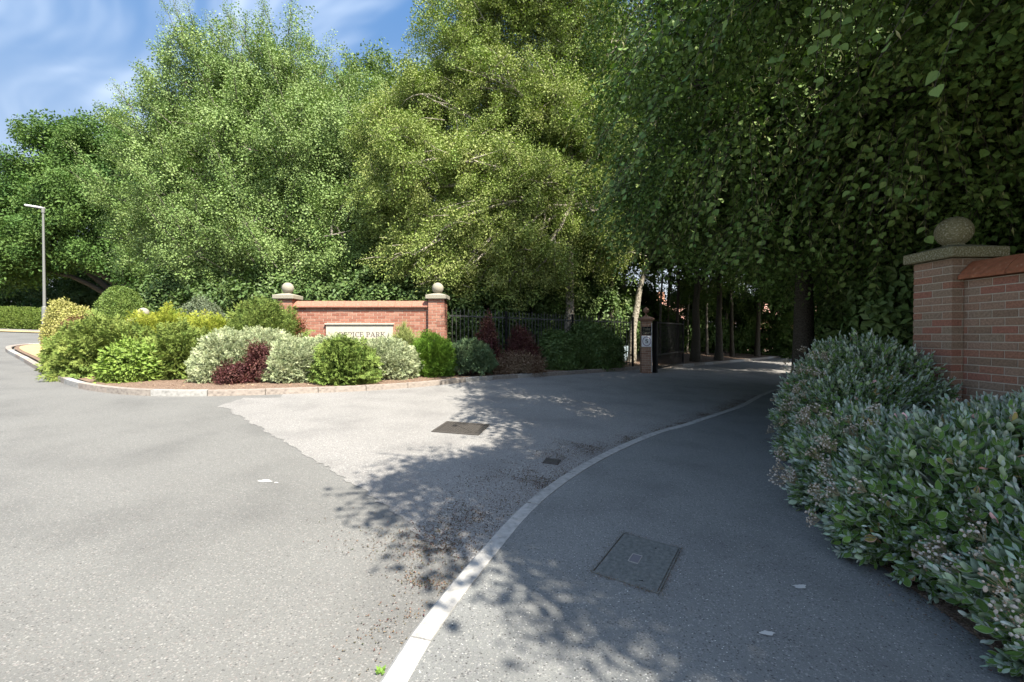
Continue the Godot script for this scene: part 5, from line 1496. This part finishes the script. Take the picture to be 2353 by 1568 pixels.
func manhole(called: String, label: String, c: Vector2, ang: float, w: float, l: float, lift: float, style: int) -> void:
	var t := thing(called, at(c.x, c.y, lift), label, "cover")
	# lie on the sloping road
	var n := Vector3(0.032, 1.0, 0.027).normalized()
	t.basis = Basis(Quaternion(Vector3.UP, n)) * Basis(Vector3.UP, ang)
	var m: Material = M.cover if style == 1 else M.iron
	if style == 0:
		for k in 4:
			var b := Basis(Vector3.UP, k * PI / 2)
			var half := (l if k % 2 == 0 else w) / 2
			part("frame_bar", box_mesh(Vector3((w if k % 2 == 0 else l) + (0.07 if k % 2 == 0 else -0.002), 0.03, 0.035), 0.002), m, t, Transform3D(b, b * Vector3(0, -0.008, half + 0.0175)))
		part("plate", box_mesh(Vector3(w - 0.008, 0.02, l - 0.008), 0.002), m, t, Transform3D(Basis(), Vector3(0, -0.008, 0)))
		var st := begin()
		var nx := int(w / 0.035)
		var nz := int(l / 0.035)
		for i in nx:
			for j in nz:
				if (i in [1, nx - 2] and j == nz / 2): continue
				var hor := (i + j) % 2 == 0
				cbox(st, Vector3((i + 0.5) / nx * (w - 0.02) - w / 2 + 0.01, 0.0035, (j + 0.5) / nz * (l - 0.02) - l / 2 + 0.01), Vector3(0.026 if hor else 0.009, 0.006, 0.009 if hor else 0.026), 0.0)
		part("tread", st.commit(), m, t)
		part("split", box_mesh(Vector3(0.005, 0.004, l * 0.98), 0.0), M.black, t, Transform3D(Basis(Vector3.UP, 0.78), Vector3(0, 0.0042, 0)))
	elif style == 1:
		for k in 4:
			var b := Basis(Vector3.UP, k * PI / 2)
			var half := (l if k % 2 == 0 else w) / 2
			part("frame_bar", box_mesh(Vector3((w if k % 2 == 0 else l) + (0.016 if k % 2 == 0 else -0.002), 0.02, 0.006), 0.0015), M.cover, t, Transform3D(b, b * Vector3(0, -0.004, half + 0.004)))
		part("plate", box_mesh(Vector3(w - 0.012, 0.02, l - 0.012), 0.003), m, t, Transform3D(Basis(), Vector3(0, -0.0055, 0)))
		for k in 4:
			var b := Basis(Vector3.UP, k * PI / 2)
			part("rim_bar", box_mesh(Vector3(0.06 if k % 2 == 0 else 0.104, 0.006, 0.004), 0.001), M.kerbs[1], t, Transform3D(b, b * Vector3(0, 0.0055, 0.054 if k % 2 == 0 else 0.03) + Vector3(-0.02, 0, 0.01)))
		part("name_plate", box_mesh(Vector3(0.054, 0.004, 0.102), 0.001), M.ring_grey, t, Transform3D(Basis(), Vector3(-0.02, 0.0045, 0.01)))
		part("keyway", box_mesh(Vector3(0.03, 0.003, 0.012), 0.0), M.black, t, Transform3D(Basis(Vector3.UP, 0.3), Vector3(0.05, 0.0042, -0.2)))
		part("keyway", box_mesh(Vector3(0.03, 0.003, 0.012), 0.0), M.black, t, Transform3D(Basis(Vector3.UP, 0.3), Vector3(0.08, 0.0042, 0.24)))
		var st := begin()
		for i in 12:
			for j in 16:
				if i in [4, 5, 6] and j in [6, 7, 8, 9]: continue
				cbox(st, Vector3((i + 0.5) / 12 * (w - 0.04) - w / 2 + 0.02, 0.0048, (j + 0.5) / 16 * (l - 0.04) - l / 2 + 0.02), Vector3(0.018, 0.0035, 0.026), 0.0)
		part("tread", st.commit(), m, t)
	else:
		part("plate", box_mesh(Vector3(w, 0.024, l), 0.003), m, t, Transform3D(Basis(), Vector3(0, -0.006, 0)))
		part("lid", box_mesh(Vector3(w * 0.84, 0.006, l * 0.84), 0.001), m, t, Transform3D(Basis(), Vector3(0, 0.008, 0)))

func fleck_mesh() -> ArrayMesh:
	var st := begin()
	leaf_to(st, Transform3D(Basis(Vector3.RIGHT, PI / 2), Vector3.ZERO), 1.0, 0.6, Color.WHITE, 0.3, -0.25)
	return st.commit()

func details() -> void:
	manhole("road_cover", "square cast iron cover in the drive at the shadow edge", Vector2(-0.70, 6.37), -0.18, 0.58, 0.58, 0.012, 0)
	manhole("stop_tap_cover", "little iron square cover in the drive near the kerb", Vector2(0.43, 4.95), -0.3, 0.17, 0.17, 0.01, 2)
	manhole("footway_cover", "flush rectangular inspection cover in the dark footway", Vector2(0.80, 2.875), 0.0, 0.38, 0.6, 0.031, 1)
	get_node("footway_cover").basis = Basis(Quaternion(Vector3.UP, Vector3(0.032, 1.0, 0.027).normalized())) * Basis(Vector3.UP, -0.54)
	# paint splash and droppings
	for s in [[605, 1108, 0.035, 0.002, "splash of white paint on the street", 0.0], [1843, 1364, 0.022, 0.028, "pale grey blotch on the footway beside shrub", 1.0], [1766, 1475, 0.02, 0.028, "cream blotch on the footway lower down", 1.0], [632, 1112, 0.012, 0.002, "speck of white paint beside the splash", 0.0]]:
		var p := gp(s[0], s[1])
		var st := begin()
		var n := 22
		for k in n:
			var q := []
			for e in [k, k + 1]:
				var a: float = TAU * (e % n) / n
				var r: float = s[2] * (1.0 + 0.6 * noise.get_noise_2d(cos(a) * 90.0 + s[0], sin(a) * 90.0))
				q.append(Vector2(cos(a) * r * 1.7, sin(a) * r * 0.9))
			tri_n(st, [at(p.x, p.y, s[3] + 0.0035), at(p.x + q[0].x, p.y + q[0].y, s[3] + 0.003), at(p.x + q[1].x, p.y + q[1].y, s[3] + 0.003)], [Vector3.UP, Vector3.UP, Vector3.UP])
		tag(part("paint_mark", st.commit(), M.droppings, self), s[4], "mark")
	# dry litter on the road along the near kerb, at the far kerb and on the mulch
	var fm := fleck_mesh()
	var near := smooth([Vector2(-0.78, 0.6), gp(880, 1568), gp(975, 1430), gp(1090, 1290), gp(1200, 1170), gp(1300, 1095), gp(1400, 1040), gp(1500, 998), gp(1560, 981), gp(1604, 967), gp(1690, 938), gp(1745, 910)], 0.05)
	var tf := []
	var tint := PackedColorArray()
	var brown := [Color(0.075, 0.052, 0.035), Color(0.11, 0.078, 0.052), Color(0.05, 0.037, 0.027), Color(0.17, 0.125, 0.088)]
	var made := 0
	while made < 16000:
		var i := rng.randi() % (near.size() - 1)
		var p: Vector2 = near[i].lerp(near[i + 1], rng.randf())
		var dn: Vector2 = (near[i + 1] - near[i]).normalized()
		var side := Vector2(-dn.y, dn.x)
		var wide := 0.75 if p.y > 2.6 and p.y < 5.5 else 0.3
		var off := absf(rng.randfn(0.0, wide * 0.5)) + 0.012
		var w := p + side * off
		var den := 0.25 + 0.75 * smoothstep(-0.15, 0.25, noise.get_noise_2d(w.x * 110.0, w.y * 110.0))
		if p.y < 2.5: den *= 0.08
		if p.y > 5.5: den *= 0.4
		if rng.randf() > den: continue
		made += 1
		var sz := rf(0.006, 0.017)
		tf.append(Transform3D(along(Vector3(0, 1, 0) + unit() * 0.25, rf(0, TAU), sz), at(w.x, w.y, 0.007)))
		tint.append(tint_of(brown, 0.3))
	var cb := Basis(Vector3.UP, -0.54)
	for i in 1500:
		var e := rng.randi() % 4
		var q := Vector3(rf(-0.2, 0.2), 0, 0.305) if e < 2 else Vector3(0.195, 0, rf(-0.31, 0.31))
		if e % 2: q = -q
		var den := noise.get_noise_2d(q.x * 900.0 + e * 50.0, q.z * 900.0)
		if den < -0.12: continue
		q += Vector3(rng.randfn(0, 0.014), 0, rng.randfn(0, 0.014)) * (1.0 + den * 2.0)
		q = cb * q
		tf.append(Transform3D(along(Vector3(0, 1, 0) + unit() * 0.3, rf(0, TAU), rf(0.004, 0.011)), at(0.80 + q.x, 2.875 - q.z, 0.034)))
		tint.append(tint_of(brown, 0.3))
	tag(scatter("leaf_litter", fm, M.litter, tf, tint, self), "brown seed and leaf litter drifted along the near kerb", "litter", "", "stuff")
	tf = []
	tint = PackedColorArray()
	var far := smooth([gp(255, 901), gp(410, 909), gp(500, 908.5), gp(740, 901.5), gp(950, 889.5), gp(1100, 874.5), gp(1280, 862.5), gp(1450, 850.5), Vector2(7.0, 18.2), Vector2(11.5, 22.5)], 0.05)
	made = 0
	while made < 2600:
		var i := rng.randi() % (far.size() - 1)
		var p: Vector2 = far[i].lerp(far[i + 1], rng.randf())
		if rng.randf() > smoothstep(-4.0, 0.5, p.x) + 0.05: continue
		var dn: Vector2 = (far[i + 1] - far[i]).normalized()
		var w := p + Vector2(-dn.y, dn.x) * (absf(rng.randfn(0.0, 0.12)) + 0.02)
		made += 1
		tf.append(Transform3D(along(Vector3(0, 1, 0) + unit() * 0.5, rf(0, TAU), rf(0.02, 0.05)), at(w.x, w.y, 0.012)))
		tint.append(tint_of([Color(0.26, 0.17, 0.09), Color(0.20, 0.12, 0.07), Color(0.33, 0.23, 0.13)], 0.25))
	made = 0
	while made < 5200:
		var p := Vector2(rf(-6.8, 9.0), rf(8.6, 20.0))
		var f := far[0] as Vector2
		var bd := 1e9
		for k in range(0, far.size(), 12):
			var dd: float = p.distance_to(far[k])
			if dd < bd:
				bd = dd
				f = far[k]
		made += 1
		if p.y < f.y + 0.12 or bd > 3.2: continue
		tf.append(Transform3D(along(Vector3(0, 1, 0) + unit() * 0.6, rf(0, TAU), rf(0.02, 0.06)), at(p.x, p.y, 0.1)))
		tint.append(tint_of([Color(0.30, 0.20, 0.12), Color(0.22, 0.14, 0.085), Color(0.38, 0.27, 0.17), Color(0.16, 0.10, 0.065)], 0.25))
	tag(scatter("dead_leaves", fm, M.litter, tf, tint, self), "dead leaves and bark chips strewn along the bed kerb", "litter", "", "stuff")
	# litter under the silver shrubs and a weed at the kerb
	tf = []
	tint = PackedColorArray()
	for i in 1800:
		var z := rf(1.2, 6.2)
		var e := lerpf(2.15, 3.3, clampf((z - 2.6) / 3.0, 0, 1)) + 0.1
		var x := e - absf(rng.randfn(0, 0.12)) + 0.08
		tf.append(Transform3D(along(Vector3(0, 1, 0) + unit() * 0.4, rf(0, TAU), rf(0.006, 0.02)), at(x, z, 0.04)))
		tint.append(tint_of(brown, 0.3))
	tag(scatter("shrub_litter", fm, M.litter, tf, tint, self), "dark crumbs of litter at the foot of silver shrubs", "litter", "", "stuff")
	var wp := gp(872, 1556)
	var wd := thing("kerb_weed", at(wp.x, wp.y, 0.002), "tiny green weed growing in the kerb gap", "weed")
	for i in 7:
		part("leaf", S.oval, leaf_weed(), wd, Transform3D(along(Vector3(cos(i * 0.9), 0.8, sin(i * 0.9)), rf(0, TAU), 0.35), Vector3.ZERO))
	houses()

func leaf_weed() -> Material:
	if not M.has("weed"):
		M.weed = mat(Color(0.12, 0.22, 0.035), 0.5)
	return M.weed

func houses() -> void:
	for h in [[13.5, 44.0, 9.0, 6.0, 2.2, "pink-roofed house glimpsed past the gate pillar", 0.25], [24.5, 42.0, 10.0, 6.5, 2.4, "brick house glimpsed through trunks along the drive", -0.35]]:
		var t := thing("house", at(h[0], h[1], 0.0), h[5], "house", "houses behind the wood")
		t.rotation.y = h[6]
		var w: float = h[2]
		var d: float = h[3]
		var e: float = h[4]
		part("wall", box_mesh(Vector3(w, e, d), 0.0), M.house_brick, t, Transform3D(Basis(), Vector3(0, e / 2, -d / 2)))
		var st := begin()
		var a := [Vector3(-w / 2 - 0.3, e, 0.35), Vector3(w / 2 + 0.3, e, 0.35), Vector3(w / 2 + 0.3, e, -d - 0.35), Vector3(-w / 2 - 0.3, e, -d - 0.35)]
		var r := [Vector3(-w / 2 - 0.3, e + 2.2, -d / 2), Vector3(w / 2 + 0.3, e + 2.2, -d / 2)]
		quad(st, a[0], a[1], r[1], r[0], Vector3(0, 1, 1))
		quad(st, a[2], a[3], r[0], r[1], Vector3(0, 1, -1))
		tri(st, a[0], r[0], a[3], Vector3(-1, 0, 0))
		tri(st, a[1], r[1], a[2], Vector3(1, 0, 0))
		quad(st, a[0], a[1], a[2], a[3], Vector3(0, -1, 0))
		var roof := part("roof", st.commit(), M.pink_roof, t)
		part("chimney", box_mesh(Vector3(0.7, 1.4, 0.5), 0.02), M.house_brick, roof, Transform3D(Basis(), Vector3(w * 0.3, e + 2.3, -d / 2)))
		for x in [-w * 0.3, w * 0.28]:
			var wn := part("window", box_mesh(Vector3(1.3, 1.1, 0.06), 0.0), M.white, t, Transform3D(Basis(), Vector3(x, 1.5, 0.02)))
			for s in [-0.31, 0.31]:
				part("pane", box_mesh(Vector3(0.54, 0.96, 0.02), 0.0), M.glass, wn, Transform3D(Basis(), Vector3(s, 0, 0.026)))
		part("door", box_mesh(Vector3(0.9, 2.0, 0.05), 0.0), M.ink, t, Transform3D(Basis(), Vector3(0, 1.0, 0.02)))
